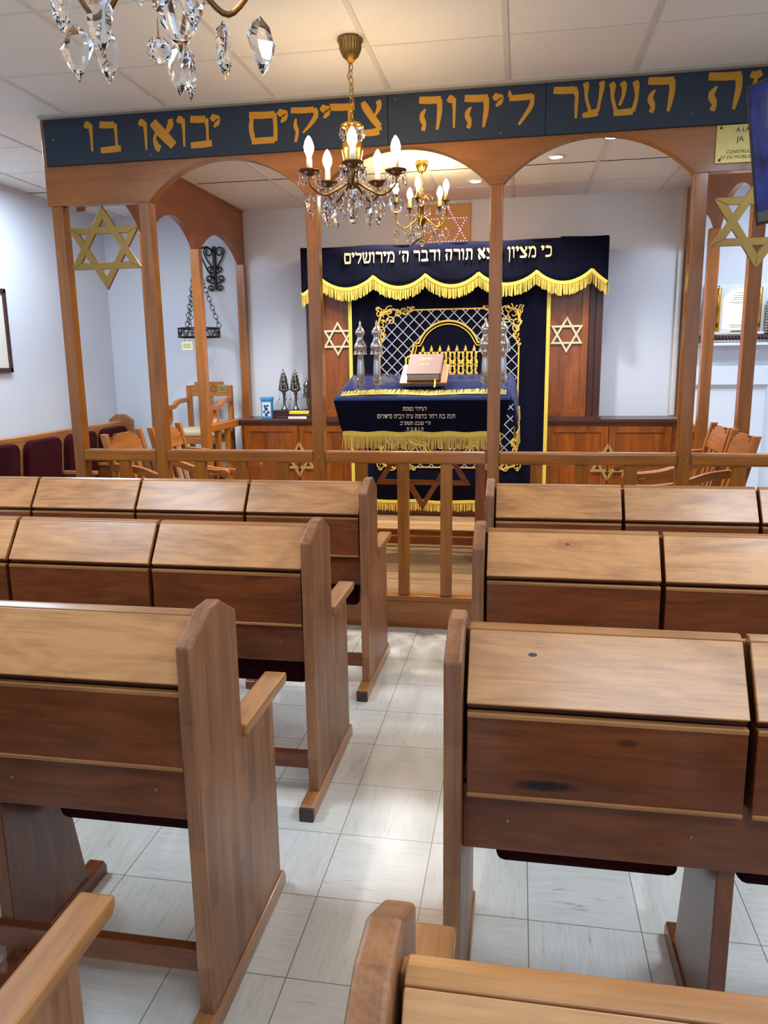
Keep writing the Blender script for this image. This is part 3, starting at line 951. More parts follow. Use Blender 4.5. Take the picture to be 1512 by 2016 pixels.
# lower part of the cartouche: a round lobe
LOBE = [(EC + 0.36 - 0.16 * (1 - cos(pi / 2 * i / 6)), 0.92 - 0.10 * sin(pi / 2 * i / 6)) for i in range(7)] + [(EC + 0.20 * cos(a), 0.82 - 0.12 * sin(a)) for a in [pi * i / 12 for i in range(13)]] + [(EC - 0.36 + 0.16 * (1 - cos(pi / 2 * i / 6)), 0.92 - 0.10 * sin(pi / 2 * i / 6)) for i in range(6, -1, -1)]
CART = OUT + LOBE[1:-1]
def inside(p, poly):
    c = False
    n = len(poly)
    for i in range(n):
        a, b = poly[i], poly[i - 1]
        if (a[1] > p[1]) != (b[1] > p[1]) and p[0] < (b[0] - a[0]) * (p[1] - a[1]) / (b[1] - a[1]) + a[0]:
            c = not c
    return c
emb = MB().box((EX0, EY, EZ0), (EX0 + 0.002, EY + 0.001, EZ0 + 0.002))
lat = MB()
step = 0.098
for sgn in (1, -1):
    k = -40
    while k < 40:
        run = []
        N = 160
        for i in range(N + 1):
            x = EX0 + (EX1 - EX0) * i / N
            z = (EZ0 + EZ1) / 2 + sgn * (x - EC) * 1.02 + k * step + (0.0)
            ok = EZ0 < z < EZ1 and not inside((x, z), CART)
            # keep clear of the corner ornaments
            dx = min(x - EX0, EX1 - x); dz = min(z - EZ0, EZ1 - z)
            if dx + dz < 0.17: ok = False
            if ok:
                run.append((x, EY, z))
            if (not ok or i == N) and run:
                if len(run) > 2:
                    lat.ribbon([run[0], run[-1]], 0.0065, 0.002)
                run = []
        k += 1
part('silver_lattice', lat, 'silver_thread', cur, world=True)
for nm, off, w in (('outer', 0.0, 0.016), ('inner', 0.026, 0.009)):
    m = MB()
    pts = CART + [CART[0]]
    c0 = Vector((EC, 1.3))
    if off:
        q = []
        for i, p in enumerate(pts):
            a, b = Vector(pts[i - 1] if i else pts[-2]), Vector(pts[(i + 1) % len(pts)] if i < len(pts) - 1 else pts[1])
            d = (b - a).normalized()
            nrm = Vector((d.y, -d.x))
            q.append((p[0] + nrm.x * off, p[1] + nrm.y * off))
        pts = q
    m.ribbon([(x, EY, z) for x, z in pts], w, 0.003)
    part('arch_border', m, 'gold_thread', cur, world=True)
m = MB()
for a, b in (((EX0 + 0.28, EZ1), (EX1 - 0.28, EZ1)), ((EX0 + 0.28, EZ0), (EX1 - 0.28, EZ0)), ((EX0, EZ0 + 0.28), (EX0, EZ1 - 0.30)), ((EX1, EZ0 + 0.28), (EX1, EZ1 - 0.30))):
    part('panel_border', MB().ribbon([(a[0], EY, a[1]), (b[0], EY, b[1])], 0.012, 0.003), 'gold_thread', cur, world=True)
def spiral(m, cx, cz, r0, turns, a0, dirn, w=0.010, tail=None):
    pts = []
    n = int(18 * turns)
    for i in range(n + 1):
        u = i / n
        a = a0 + dirn * u * turns * 2 * pi
        r = r0 * (1 - 0.82 * u)
        pts.append((cx + r * cos(a), EY, cz + r * sin(a)))
    if tail:
        pts = [(tail[0], EY, tail[1])] + pts
    m.ribbon(pts, [w * (1 - 0.45 * i / len(pts)) for i in range(len(pts))], 0.004)
for sx in (1, -1):
    for sz in (1, -1):
        m = MB()
        X = lambda d: (EX0 + d) if sx > 0 else (EX1 - d)
        Z = lambda d: (EZ1 - d) if sz > 0 else (EZ0 + d)
        for (dx, dz, r, a0, dn, tn) in ((0.05, 0.05, 0.062, 0.6, 1, 1.5), (0.00, 0.02, 0.042, 2.0, -1, 1.3), (0.09, 0.0, 0.040, 1.0, 1, 1.3), (0.10, 0.085, 0.038, 3.0, -1, 1.3), (0.02, 0.11, 0.040, 0.2, 1, 1.3),
                                        (0.155, 0.025, 0.036, 2.4, -1, 1.2), (0.205, 0.01, 0.028, 0.4, 1, 1.2), (0.25, -0.004, 0.022, 2.2, -1, 1.1), (0.285, -0.012, 0.017, 0.2, 1, 1.1),
                                        (0.02, 0.165, 0.034, 2.4, -1, 1.2), (0.03, 0.215, 0.028, 0.4, 1, 1.2), (0.005, 0.255, 0.022, 2.0, -1, 1.1), (0.0, 0.29, 0.015, 0.4, 1, 1.1), (-0.012, -0.012, 0.02, 0.4, 1, 1.1)):
            spiral(m, X(dx), Z(dz), r, tn, a0, dn * sx * sz, 0.011)
        m.ribbon([(X(0.02), EY, Z(0.02)), (X(0.12), EY, Z(-0.012)), (X(0.22), EY, Z(0.035)), (X(0.30), EY, Z(0.0))], [0.02, 0.016, 0.012, 0.008], 0.003)
        m.ribbon([(X(0.02), EY, Z(0.02)), (X(-0.012), EY, Z(0.12)), (X(0.04), EY, Z(0.22)), (X(0.0), EY, Z(0.31))], [0.02, 0.016, 0.012, 0.008], 0.003)
        part('corner_scroll', m, 'gold_thread', cur, world=True)
# seven-branched gold motif with stacked name plates and flames
m = MB()
ink = MB()
for k in range(7):
    cx = EC - 0.215 + 0.0718 * k
    m.prism([(cx - 0.014, 1.622), (cx + 0.016, 1.622), (cx + 0.012, 1.645), (cx + 0.002, 1.672), (cx - 0.004, 1.650)], 'y', EY, EY - 0.004)
    z = 1.615
    for r, h in enumerate((0.052, 0.052, 0.042, 0.048, 0.046, 0.046, 0.046)):
        wt, wb = (0.034, 0.026) if r % 2 == 0 else (0.024, 0.034)
        m.prism([(cx - wt, z), (cx + wt, z), (cx + wt, z - 0.010), (cx + wb, z - 0.018), (cx + wb, z - h + 0.006), (cx + wt * 0.7, z - h), (cx - wt * 0.7, z - h), (cx - wb, z - h + 0.006), (cx - wb, z - 0.018), (cx - wt, z - 0.010)], 'y', EY, EY - 0.004)
        if r < 4:
            for q in range(3):
                g = random.choice('בדהורל')
                glyph(ink, g, cx - 0.018 + 0.013 * q, cx - 0.008 + 0.013 * q, z - h + 0.010, z - h + 0.026, lambda x, zz, t: (x, EY - 0.0042 - t, zz), 0.0008)
        z -= h + 0.004
    m.box((cx - 0.008, EY, 1.30), (cx + 0.008, EY - 0.004, 1.62))
for k in range(3):
    rr = 0.215 - 0.0718 * k
    m.ribbon([(EC + rr * cos(a), EY, 1.30 - rr * 0.9 * sin(a)) for a in [pi * i / 20 for i in range(21)]], 0.02, 0.004)
m.box((EC - 0.012, EY, 0.98), (EC + 0.012, EY - 0.004, 1.31))
part('menorah_motif', m, 'gold_thread', cur, world=True)
part('motif_lettering', ink, 'black_ink', cur, world=True)
m = MB()
text_rtl(m, 'היוד', EC - 0.09, EC + 0.09, 0.755, 0.80, lambda x, z, t: (x, EY - t, z), 0.002)
part('silver_lettering', m, 'silver_thread', cur, world=True)

# --- valance
VY = 6.465
va = thing('ark_valance', 'navy velvet valance with gold Hebrew lettering and scalloped fringe over the ark', 'valance', (-0.58, VY, 2.14))
VX0, VX1, VZT = -1.825, 0.665, 2.478
peaks = [-1.825, -1.665, -1.21, -0.775, -0.345, 0.118, 0.545, 0.665]
def vlow(x):
    for a, b in zip(peaks, peaks[1:]):
        if x <= b + 1e-9:
            u = (x - a) / (b - a)
            if a == peaks[0]:
                return 2.09 + 0.135 * u ** 1.4
            if b == peaks[-1]:
                return 2.225 - 0.105 * u ** 0.8
            return 2.225 - 0.098 * (sin(pi * u) ** 0.75)
    return 2.13
m = MB()
nx = 220
def vtop(x):
    return VZT + 0.004 * sin(x * 9) + (0.01 if x > 0.3 else 0)
fr_, bk_ = [], []
for i in range(nx + 1):
    x = VX0 + (VX1 - VX0) * i / nx
    zl, zt = vlow(x), vtop(x)
    yy = VY + 0.006 * sin(x * 11)
    fr_.append([m.v((x, yy + 0.004 * sin(x * 17 + j), zl + (zt - zl) * j / 5)) for j in range(6)])
    bk_.append([m.v((x, yy + 0.012 + 0.004 * sin(x * 17 + j), zl + (zt - zl) * j / 5)) for j in range(6)])
for i in range(nx):
    for j in range(5):
        m.f([fr_[i][j], fr_[i + 1][j], fr_[i + 1][j + 1], fr_[i][j + 1]], True)
        m.f([bk_[i][j], bk_[i][j + 1], bk_[i + 1][j + 1], bk_[i + 1][j]], True)
    m.f([fr_[i][0], bk_[i][0], bk_[i + 1][0], fr_[i + 1][0]])
    m.f([fr_[i][5], fr_[i + 1][5], bk_[i + 1][5], bk_[i][5]])
for i in (0, nx):
    for j in range(5):
        m.f([fr_[i][j], fr_[i][j + 1], bk_[i][j + 1], bk_[i][j]])
# the returns to the wall and the top cloth
for x in (VX0, VX1):
    m.box((x - 0.006, VY, 2.12), (x + 0.006, 6.61, VZT))
m.box((VX0, VY + 0.004, VZT - 0.014), (VX1, 6.615, VZT - 0.002))
part('velvet_cloth', m, 'velvet', va, world=True)
vp = lambda u: (VX0 + (VX1 - VX0) * u, VY - 0.006 + 0.006 * sin((VX0 + (VX1 - VX0) * u) * 11), vlow(VX0 + (VX1 - VX0) * u) + 0.010)
m = MB().ribbon([vp(i / 240) for i in range(241)], 0.026, 0.006)
part('gold_braid', m, 'gold_braid', va, world=True)
m = MB(); fringe(m, vp, 0.098, 400, w=0.0045)
fringe(m, lambda u: (VX1 + 0.008, VY + 0.14 * u, 2.135), 0.09, 22, out=(1, 0, 0))
fringe(m, lambda u: (VX0 - 0.008, VY + 0.14 * u, 2.135), 0.09, 22, out=(-1, 0, 0))
part('gold_fringe', m, 'gold_thread', va, world=True)
text_rtl(MB(), "כי מציון תצא תורה ודבר ה' מירושלים", -1.465, 0.232, 2.338, 2.425, lambda x, z, t: (x, VY - 0.006 + 0.006 * sin(x * 11) - t, z), 0.004, 0.13, 0.42, lambda q: part('gold_word', q, 'pale_gold_thread', va, world=True))

# small lamp on top of the ark and the board on the wall
lp = thing('picture_lamp', 'thin black lamp arm standing on top of the ark canopy', 'lamp', (-0.92, 6.75, 2.489))
part('arm', MB().tube([(-0.02, 0.0, -0.01), (0.02, -0.02, 0.04), (0.10, -0.06, 0.085)], 0.009, 8), 'black', lp)
part('cable', MB().tube([(-0.025, 0.02, 0.0), (-0.02, 0.22, 0.15), (-0.02, 0.235, 0.34)], 0.002, 6), 'black', lp)
wb = thing('star_board', 'tan board with a six-pointed star of small blue lights on the back wall', 'board', (-0.62, 6.985, 2.5))
part('panel', MB().box((-0.86, 6.975, 2.46), (-0.445, 6.998, 2.872)), 'corkboard', wb, 0.002, 1, world=True)
m = MB()
cx, cz, R_ = -0.645, 2.655, 0.19
for up in (1, -1):
    V = [(cx + R_ * cos(up * pi / 2 + k * 2 * pi / 3), cz + R_ * sin(up * pi / 2 + k * 2 * pi / 3)) for k in range(3)]
    for k in range(3):
        a, b = V[k], V[(k + 1) % 3]
        for i in range(13):
            u = i / 13
            m.ball((a[0] + (b[0] - a[0]) * u, 6.973, a[1] + (b[1] - a[1]) * u), 0.0045, 6, 4)
o = part('light_string', m, 'led', wb, world=True, label='star of small blue lights')

# ------------------------------------------------------------------ reading table
rt = thing('reading_table', 'mahogany reading table with a large cut-out star below its cloth', 'table', (-0.66, 5.42, 0.19))
def rtop(y):
    return 1.29 + (y - 5.1) * 0.14 / 0.6
m = MB().prism([(5.12, rtop(5.12) - 0.035), (5.70, rtop(5.70) - 0.035), (5.70, rtop(5.70) - 0.008), (5.12, rtop(5.12) - 0.008)], 'x', -1.21, -0.09)
part('table_top', m, 'ark_x', rt, world=True)
for x in (-1.125, -0.26):
    part('leg', MB().box((x - 0.035, 5.37, 0.24), (x + 0.035, 5.45, 1.30)), 'ark_z', rt, 0.004, world=True)
    part('foot', MB().prism([(5.06, 0.192), (5.75, 0.192), (5.75, 0.235), (5.50, 0.30), (5.32, 0.30), (5.06, 0.235)], 'x', x - 0.028, x + 0.028), 'ark_y', rt, 0.004, world=True)
for y, z in ((5.34, 0.27), (5.48, 0.285)):
    part('stretcher', MB().box((-1.10, y - 0.016, z - 0.03), (-0.29, y + 0.016, z + 0.03)), 'ark_x', rt, 0.003, world=True)
m = MB(); hexagram(m, (-0.675, 0.85), 0.375, 0.034, 5.395, 5.425, 'y', 1.06)
part('star_brace', m, 'ark_x', rt, 0.002, 1, world=True)

tc = thing('table_cloth', 'blue velvet cloth with white Hebrew inscription and gold fringe over the reading table', 'cloth', (-0.65, 5.4, 1.29))
TX0, TX1 = -1.24, -0.055
m = MB()
nx = 60
rows = []
for i in range(nx + 1):
    u = i / nx
    x = TX0 + (TX1 - TX0) * u
    col_ = []
    col_.append(m.v((x, 5.72, rtop(5.72) + 0.0)))
    col_.append(m.v((x, 5.40, rtop(5.40) + 0.001)))
    col_.append(m.v((x, 5.115, rtop(5.115) + 0.001)))
    col_.append(m.v((x, 5.097, rtop(5.10) - 0.012)))
    for j in range(1, 7):
        v = j / 6
        xx = x + (0.055 * (1 - u) - 0.06 * u) * v
        col_.append(m.v((xx, 5.095 + 0.02 * v + 0.004 * sin(u * 19) * v, rtop(5.1) - 0.012 - 0.235 * v)))
    rows.append(col_)
for i in range(nx):
    for j in range(len(rows[0]) - 1):
        m.f([rows[i][j], rows[i][j + 1], rows[i + 1][j + 1], rows[i + 1][j]], True)
def side_drop(x, sgn, lean=0.0):
    n = 12
    prev = None
    for i in range(n + 1):
        u = i / n
        y = 5.115 + 0.6 * u
        zt = rtop(y)
        zb = 1.05 + 0.13 * u + (0.02 * sin(u * 9))
        colv = [m.v((x, y, zt)), m.v((x + sgn * 0.018 + lean * 0.15, y, zt - 0.03)), m.v((x + sgn * (0.03 + 0.012 * sin(u * 14)) + lean * 0.6, y, (zt + zb) / 2)), m.v((x + sgn * (0.035 + 0.02 * sin(u * 14)) + lean, y, zb))]
        if prev:
            for j in range(3):
                m.f([prev[j], colv[j], colv[j + 1], prev[j + 1]], True)
        prev = colv
side_drop(TX1, 1); side_drop(TX0 + 0.02, -1, 0.085)
o = part('velvet_cloth', m, 'table_velvet', tc, world=True)
md = o.modifiers.new('thick', 'SOLIDIFY'); md.thickness = 0.004; md.offset = 1
# front drop is a darker velvet face carrying the inscription
fdn = lambda x, z, t: (x, 5.0935 + 0.02 * ((1.278 - z) / 0.235) - 0.011 - t, z)
m = MB()
gr = []
for i in range(31):
    u = i / 30
    cc = []
    for j in range(7):
        v = j / 6
        x = TX0 + (TX1 - TX0) * u + (0.055 * (1 - u) - 0.06 * u) * v
        p = fdn(x, 1.282 - 0.237 * v, 0)
        cc.append((m.v(p), m.v((p[0], p[1] + 0.003, p[2]))))
    gr.append(cc)
for i in range(30):
    for j in range(6):
        m.f([gr[i][j][0], gr[i][j + 1][0], gr[i + 1][j + 1][0], gr[i + 1][j][0]], True)
        m.f([gr[i][j][1], gr[i + 1][j][1], gr[i + 1][j + 1][1], gr[i][j + 1][1]], True)
part('front_panel', m, 'velvet', tc, world=True, label='dark navy front of the cloth')
brp = lambda u: fdn(TX0 + 0.055 + (TX1 - TX0 - 0.115) * u, 1.058 + 0.004 * sin(u * 30), 0.001)
part('gold_braid', MB().ribbon([brp(i / 60) for i in range(61)], 0.032, 0.005), 'gold_braid', tc, world=True)
m = MB(); fringe(m, lambda u: fdn(TX0 + 0.055 + (TX1 - TX0 - 0.115) * u, 1.045, 0.003), 0.092, 190, w=0.0042)
part('gold_fringe', m, 'gold_thread', tc, world=True)
m = MB(); fringe(m, lambda u: (TX1 + 0.040 + 0.02 * sin(u * 14), 5.115 + 0.6 * u, 1.05 + 0.13 * u + 0.02 * sin(u * 9)), 0.085, 80, out=(1, 0, 0))
part('side_fringe', m, 'gold_thread', tc, world=True)
part('side_braid', MB().ribbon([(TX1 + 0.038 + 0.02 * sin(u * 14), 5.115 + 0.6 * u, 1.055 + 0.13 * u + 0.02 * sin(u * 9)) for u in [i / 30 for i in range(31)]], 0.028, 0.004, (1, 0, 0)), 'gold_braid', tc, world=True)
m = MB()
for s, xl, xr, z0, z1 in (('לעילוי נשמת', -0.770, -0.605, 1.214, 1.240), ('חנה בת רחל כלפה ע"ה לבית סיאלום', -0.945, -0.415, 1.163, 1.191), ('ה"י שבט תשפ"ב', -0.790, -0.580, 1.119, 1.142), ('ת.נ.צ.ב.ה.', -0.752, -0.628, 1.080, 1.102)):
    text_rtl(MB(), s, xl, xr, z0, z1, lambda x, z, t: fdn(x, z, t), 0.002, 0.14, 0.45, lambda q: part('embroidered_word', q, 'cream_thread', tc, world=True))
# turned-back fringed hem lying on the top of the cloth
def hem(u):
    x = TX0 + 0.03 + (TX1 - TX0 - 0.06) * u
    y = 5.175 + 0.035 * abs(sin((x + 1.2) * 5.2)) - 0.01
    return (x, y, rtop(y) + 0.0075)
m = MB().ribbon([hem(i / 90) for i in range(91)], 0.020, 0.003, (0, -0.23, 0.97))
part('top_braid', m, 'gold_braid', tc, world=True)
m = MB(); fringe(m, hem, 0.10, 150, out=(0, -0.23, 0.97), down=(0.05, 0.973, 0.227), w=0.005, t=0.002)
part('top_fringe', m, 'gold_thread', tc, world=True)
# clear sheet protecting the cloth
sh = MB().prism([(5.105, rtop(5.105) + 0.016), (5.71, rtop(5.71) + 0.016), (5.71, rtop(5.71) + 0.020), (5.105, rtop(5.105) + 0.020)], 'x', -1.215, -0.075)
o = finish(sh, 'cover_sheet', 'clear'); tag(o, 'clear acrylic sheet lying on the blue cloth of the reading table', 'sheet')

# silver finials in glass holders
def finial(x, y, label):
    z = rtop(y) + 0.031
    t = thing('torah_finial', label, 'finial', (x, y, z), 0, 'silver finials on the reading table')
    pr = [(0.012, 0.03), (0.021, 0.05), (0.026, 0.13), (0.022, 0.19), (0.019, 0.235), (0.030, 0.245), (0.020, 0.252), (0.032, 0.262), (0.043, 0.285), (0.043, 0.302), (0.030, 0.325), (0.021, 0.345), (0.021, 0.365), (0.033, 0.378), (0.034, 0.392), (0.024, 0.41), (0.010, 0.425), (0.007, 0.437), (0.010, 0.445), (0.004, 0.458), (0.0, 0.466)]
    part('body', MB().lathe(pr, 24, flute=0.02, fl_n=8), 'silver', t)
    for k in range(8):
        a = 2 * pi * k / 8
        b = MB().lathe([(0, 0), (0.0035, -0.004), (0.004, -0.014), (0.0085, -0.026), (0.0085, -0.028), (0, -0.028)], 8, (0.039 * cos(a), 0.039 * sin(a), 0.268))
        part('bell', b, 'silver', t)
    h = MB().lathe([(0.040, 0.0), (0.042, 0.004), (0.016, 0.012), (0.014, 0.026), (0.034, 0.05), (0.040, 0.085), (0.037, 0.085), (0.031, 0.052), (0.010, 0.032), (0.0, 0.030)], 20)
    part('glass_holder', h, 'clear', t, label='clear glass holder')
    return t
for x, y, lb in ((-1.075, 5.215, 'silver torah finial furthest left on the reading table'), (-0.962, 5.215, 'silver torah finial second from left, nearer the book'),
                 (-0.228, 5.235, 'silver torah finial beside and left of the screen post on the right of the table'), (-0.112, 5.245, 'silver torah finial at the right-hand end of the reading table')):
    finial(x, y, lb)

# book on its little stand
def slab_on_slope(mb, x0, x1, y0, y1, za, zb, th):
    """slab between y0 and y1 rising from za to zb"""
    mb.prism([(y0, za), (y1, zb), (y1, zb + th), (y0, za + th)], 'x', x0, x1)
    return mb
bs = thing('book_stand', 'small orange wooden book rest under the thick prayer book', 'stand', (-0.66, 5.4, rtop(5.4) + 0.02))
zf = rtop(5.33) + 0.022
m = slab_on_slope(MB(), -0.825, -0.495, 5.325, 5.56, zf + 0.012, zf + 0.135, 0.014)
part('sloping_board', m, 'chair_x', bs, 0.002, 1, world=True)
part('ledge', MB().box((-0.82, 5.305, zf), (-0.50, 5.335, zf + 0.020)), 'dark_x', bs, 0.002, 1, world=True)
for x in (-0.80, -0.53):
    part('leg', MB().prism([(5.34, zf + 0.002), (5.55, rtop(5.55) + 0.022), (5.55, zf + 0.125)], 'x', x, x + 0.015), 'chair_z', bs, world=True)
bk = thing('prayer_book', 'thick pinkish-brown hardback prayer book with gold title lying on the book rest', 'book', (-0.66, 5.42, zf + 0.03))
A = Vector((0, 5.335, zf + 0.031)); Bq = Vector((0, 5.555, zf + 0.146))
sl = (Bq - A).normalized(); nr = Vector((0, -sl.z, sl.y))
def bpt(x, s, h):
    p = A + sl * s + nr * h
    return (x, p.y, p.z)
def bslab(m, x0, x1, s0, s1, h0, h1):
    vs = [m.v(bpt(x, s, h)) for h in (h0, h1) for x, s in ((x0, s0), (x1, s0), (x1, s1), (x0, s1))]
    for q in ((0, 3, 2, 1), (4, 5, 6, 7), (0, 1, 5, 4), (1, 2, 6, 5), (2, 3, 7, 6), (3, 0, 4, 7)):
        m.f([vs[i] for i in q])
m = MB(); bslab(m, -0.778, -0.545, 0.005, 0.30, 0.003, 0.009); bslab(m, -0.778, -0.545, 0.005, 0.30, 0.055, 0.061); bslab(m, -0.545, -0.538, 0.005, 0.30, 0.003, 0.061)
part('cover', m, 'book', bk, 0.002, 2, world=True)
m = MB(); bslab(m, -0.772, -0.546, 0.010, 0.293, 0.009, 0.055)
part('page_block', m, 'page', bk, world=True)
m = MB()
for s0, h, hw in ((0.215, 0.018, 0.042), (0.195, 0.006, 0.045), (0.135, 0.012, 0.03)):
    text_rtl(m, 'ישרלבת' if h > 0.01 else 'שלורב', -0.66 - hw, -0.66 + hw, s0, s0 + h, lambda x, z, t: bpt(x, z, 0.0612 + t), 0.0006, 0.1)
part('gold_title', m, 'gold_thread', bk, world=True)
m = MB().ribbon([bpt(-0.575, 0.0, 0.03), (-0.572, 5.29, zf + 0.02), (-0.575, 5.275, zf - 0.004)], 0.012, 0.0015, (0.3, -0.9, 0.2))
part('ribbon_marker', m, 'gold_braid', bk, world=True)

# ------------------------------------------------------------------ things on the low cabinet (left)
CT = 1.0455
bx = thing('charity_box', 'light blue tin charity box with printed picture at the left end of the cabinet', 'box', (-2.262, 6.72, CT))
part('body', MB().box((-0.048, -0.035, 0), (0.048, 0.035, 0.165)), 'bluebox', bx, 0.003)
part('lid', MB().box((-0.053, -0.04, 0.163), (0.053, 0.04, 0.192)), 'bluebox', bx, 0.004)
m = MB().box((-0.036, -0.0365, 0.02), (0.042, -0.035, 0.145))
pr_ = part('printed_picture', m, 'boxart', bx)
m = MB()
for (a, b, r) in ((-0.01, 0.11, 0.014), (0.015, 0.115, 0.012), (0.0, 0.085, 0.018), (-0.02, 0.06, 0.012), (0.02, 0.055, 0.014), (0.0, 0.035, 0.016)):
    m.T = Matrix.Translation((a, -0.0365, b)) @ Matrix.Rotation(pi / 2, 4, 'X')
    m.lathe([(r, 0), (r * 0.9, 0.0008)], 9)
m.T = Matrix.Identity(4)
part('blue_figure', m, 'blueprint', pr_)
db = thing('wooden_plinth', 'dark wooden block carrying the dark silver torah finials', 'box', (-2.035, 6.78, CT))
part('block', MB().box((-0.178, -0.05, 0), (0.178, 0.07, 0.072)), 'dark_x', db, 0.003)
part('base_strip', MB().box((-0.181, -0.055, 0), (0.181, 0.075, 0.012)), 'dark_x', db, 0.002)
def tower(x, y, label, short=False):
    z = CT + 0.0725
    t = thing('torah_finial', label, 'finial', (x, y, z), 0, 'dark silver finials on the low cabinet')
    pr = [(0.030, 0.0), (0.030, 0.008), (0.018, 0.020), (0.012, 0.040), (0.011, 0.13), (0.018, 0.145), (0.014, 0.155), (0.036, 0.170), (0.042, 0.180)]
    part('stem', MB().lathe(pr, 16), 'dark_silver', t)
    m = MB()
    top = 0.335
    n = 6
    for k in range(n):
        a = 2 * pi * k / n
        m.tube([(0.044 * cos(a), 0.044 * sin(a), 0.178), (0.040 * cos(a), 0.040 * sin(a), 0.21), (0.024 * cos(a), 0.024 * sin(a), 0.30), (0.010 * cos(a), 0.010 * sin(a), top)], 0.006, 6)
    for zz, r in ((0.182, 0.046), (0.232, 0.037), (0.272, 0.030), (0.305, 0.022)):
        m.tube([(r * cos(2 * pi * k / 18), r * sin(2 * pi * k / 18), zz) for k in range(18)], 0.0065, 6, True)
    m.lathe([(0.020, 0.31), (0.018, 0.33), (0.006, 0.345), (0.004, 0.352), (0.008, 0.36), (0.0, 0.37)], 12)
    m.lathe([(0.022, 0.19), (0.018, 0.28), (0.010, 0.32)], 10)
    part('openwork_tower', m, 'dark_silver', t)
    for k in range(5):
        a = 2 * pi * k / 5 + 0.3
        c = MB().tube([(0.047 * cos(a), 0.047 * sin(a), 0.182), (0.054 * cos(a), 0.054 * sin(a), 0.10)], 0.0012, 5)
        c.lathe([(0, 0.012), (0.003, 0.01), (0.006, 0.0), (0, 0.0)], 8, (0.054 * cos(a), 0.054 * sin(a), 0.09))
        part('hanging_bell', c, 'dark_silver', t)
    return t
tower(-2.118, 6.78, 'dark silver openwork torah finial nearest the blue charity box')
tower(-2.012, 6.79, 'dark silver openwork torah finial in the middle of the wooden plinth')
t = thing('torah_finial', 'shorter dark silver torah finial closest to the ark, hung with many bells', 'finial', (-1.905, 6.80, CT + 0.0725), 0, 'dark silver finials on the low cabinet')
part('body', MB().lathe([(0.020, 0), (0.018, 0.01), (0.008, 0.03), (0.008, 0.10), (0.020, 0.12), (0.030, 0.15), (0.034, 0.18), (0.028, 0.20), (0.034, 0.215), (0.030, 0.235), (0.014, 0.255), (0.008, 0.27), (0.004, 0.285), (0, 0.295)], 16), 'dark_silver', t)
for k in range(8):
    a = 2 * pi * k / 8
    part('hanging_bell', MB().lathe([(0, 0), (0.004, -0.004), (0.009, -0.024), (0, -0.024)], 8, (0.036 * cos(a), 0.036 * sin(a), 0.17 - 0.02 * (k % 3))), 'dark_silver', t)
bkx = thing('yellow_book', 'yellow book lying at the front of the wooden plinth beside the ark', 'book', (-1.935, 6.645, CT + 0.045))
part('cover', MB().box((-0.088, -0.04, 0.0), (0.088, 0.055, 0.024)), 'yellow', bkx, 0.002)
part('page_block', MB().box((-0.084, -0.036, 0.003), (0.0895, 0.052, 0.020)), 'page', bkx)
for k, (x, y, z, lb) in enumerate(((-1.925, 6.65, 0.0225, 'grey booklet directly under the yellow book'), (-1.95, 6.64, 0.0, 'white booklet at the bottom of the small pile under the yellow book'))):
    o = finish(MB().box((-0.085, -0.03, 0.0005), (0.085, 0.04, 0.022)), 'booklet', 'paper' if k else 'grey_plastic', 0.002)
    o.location = (x, y, CT + z)
    tag(o, lb, 'booklet', 'papers under the yellow book')

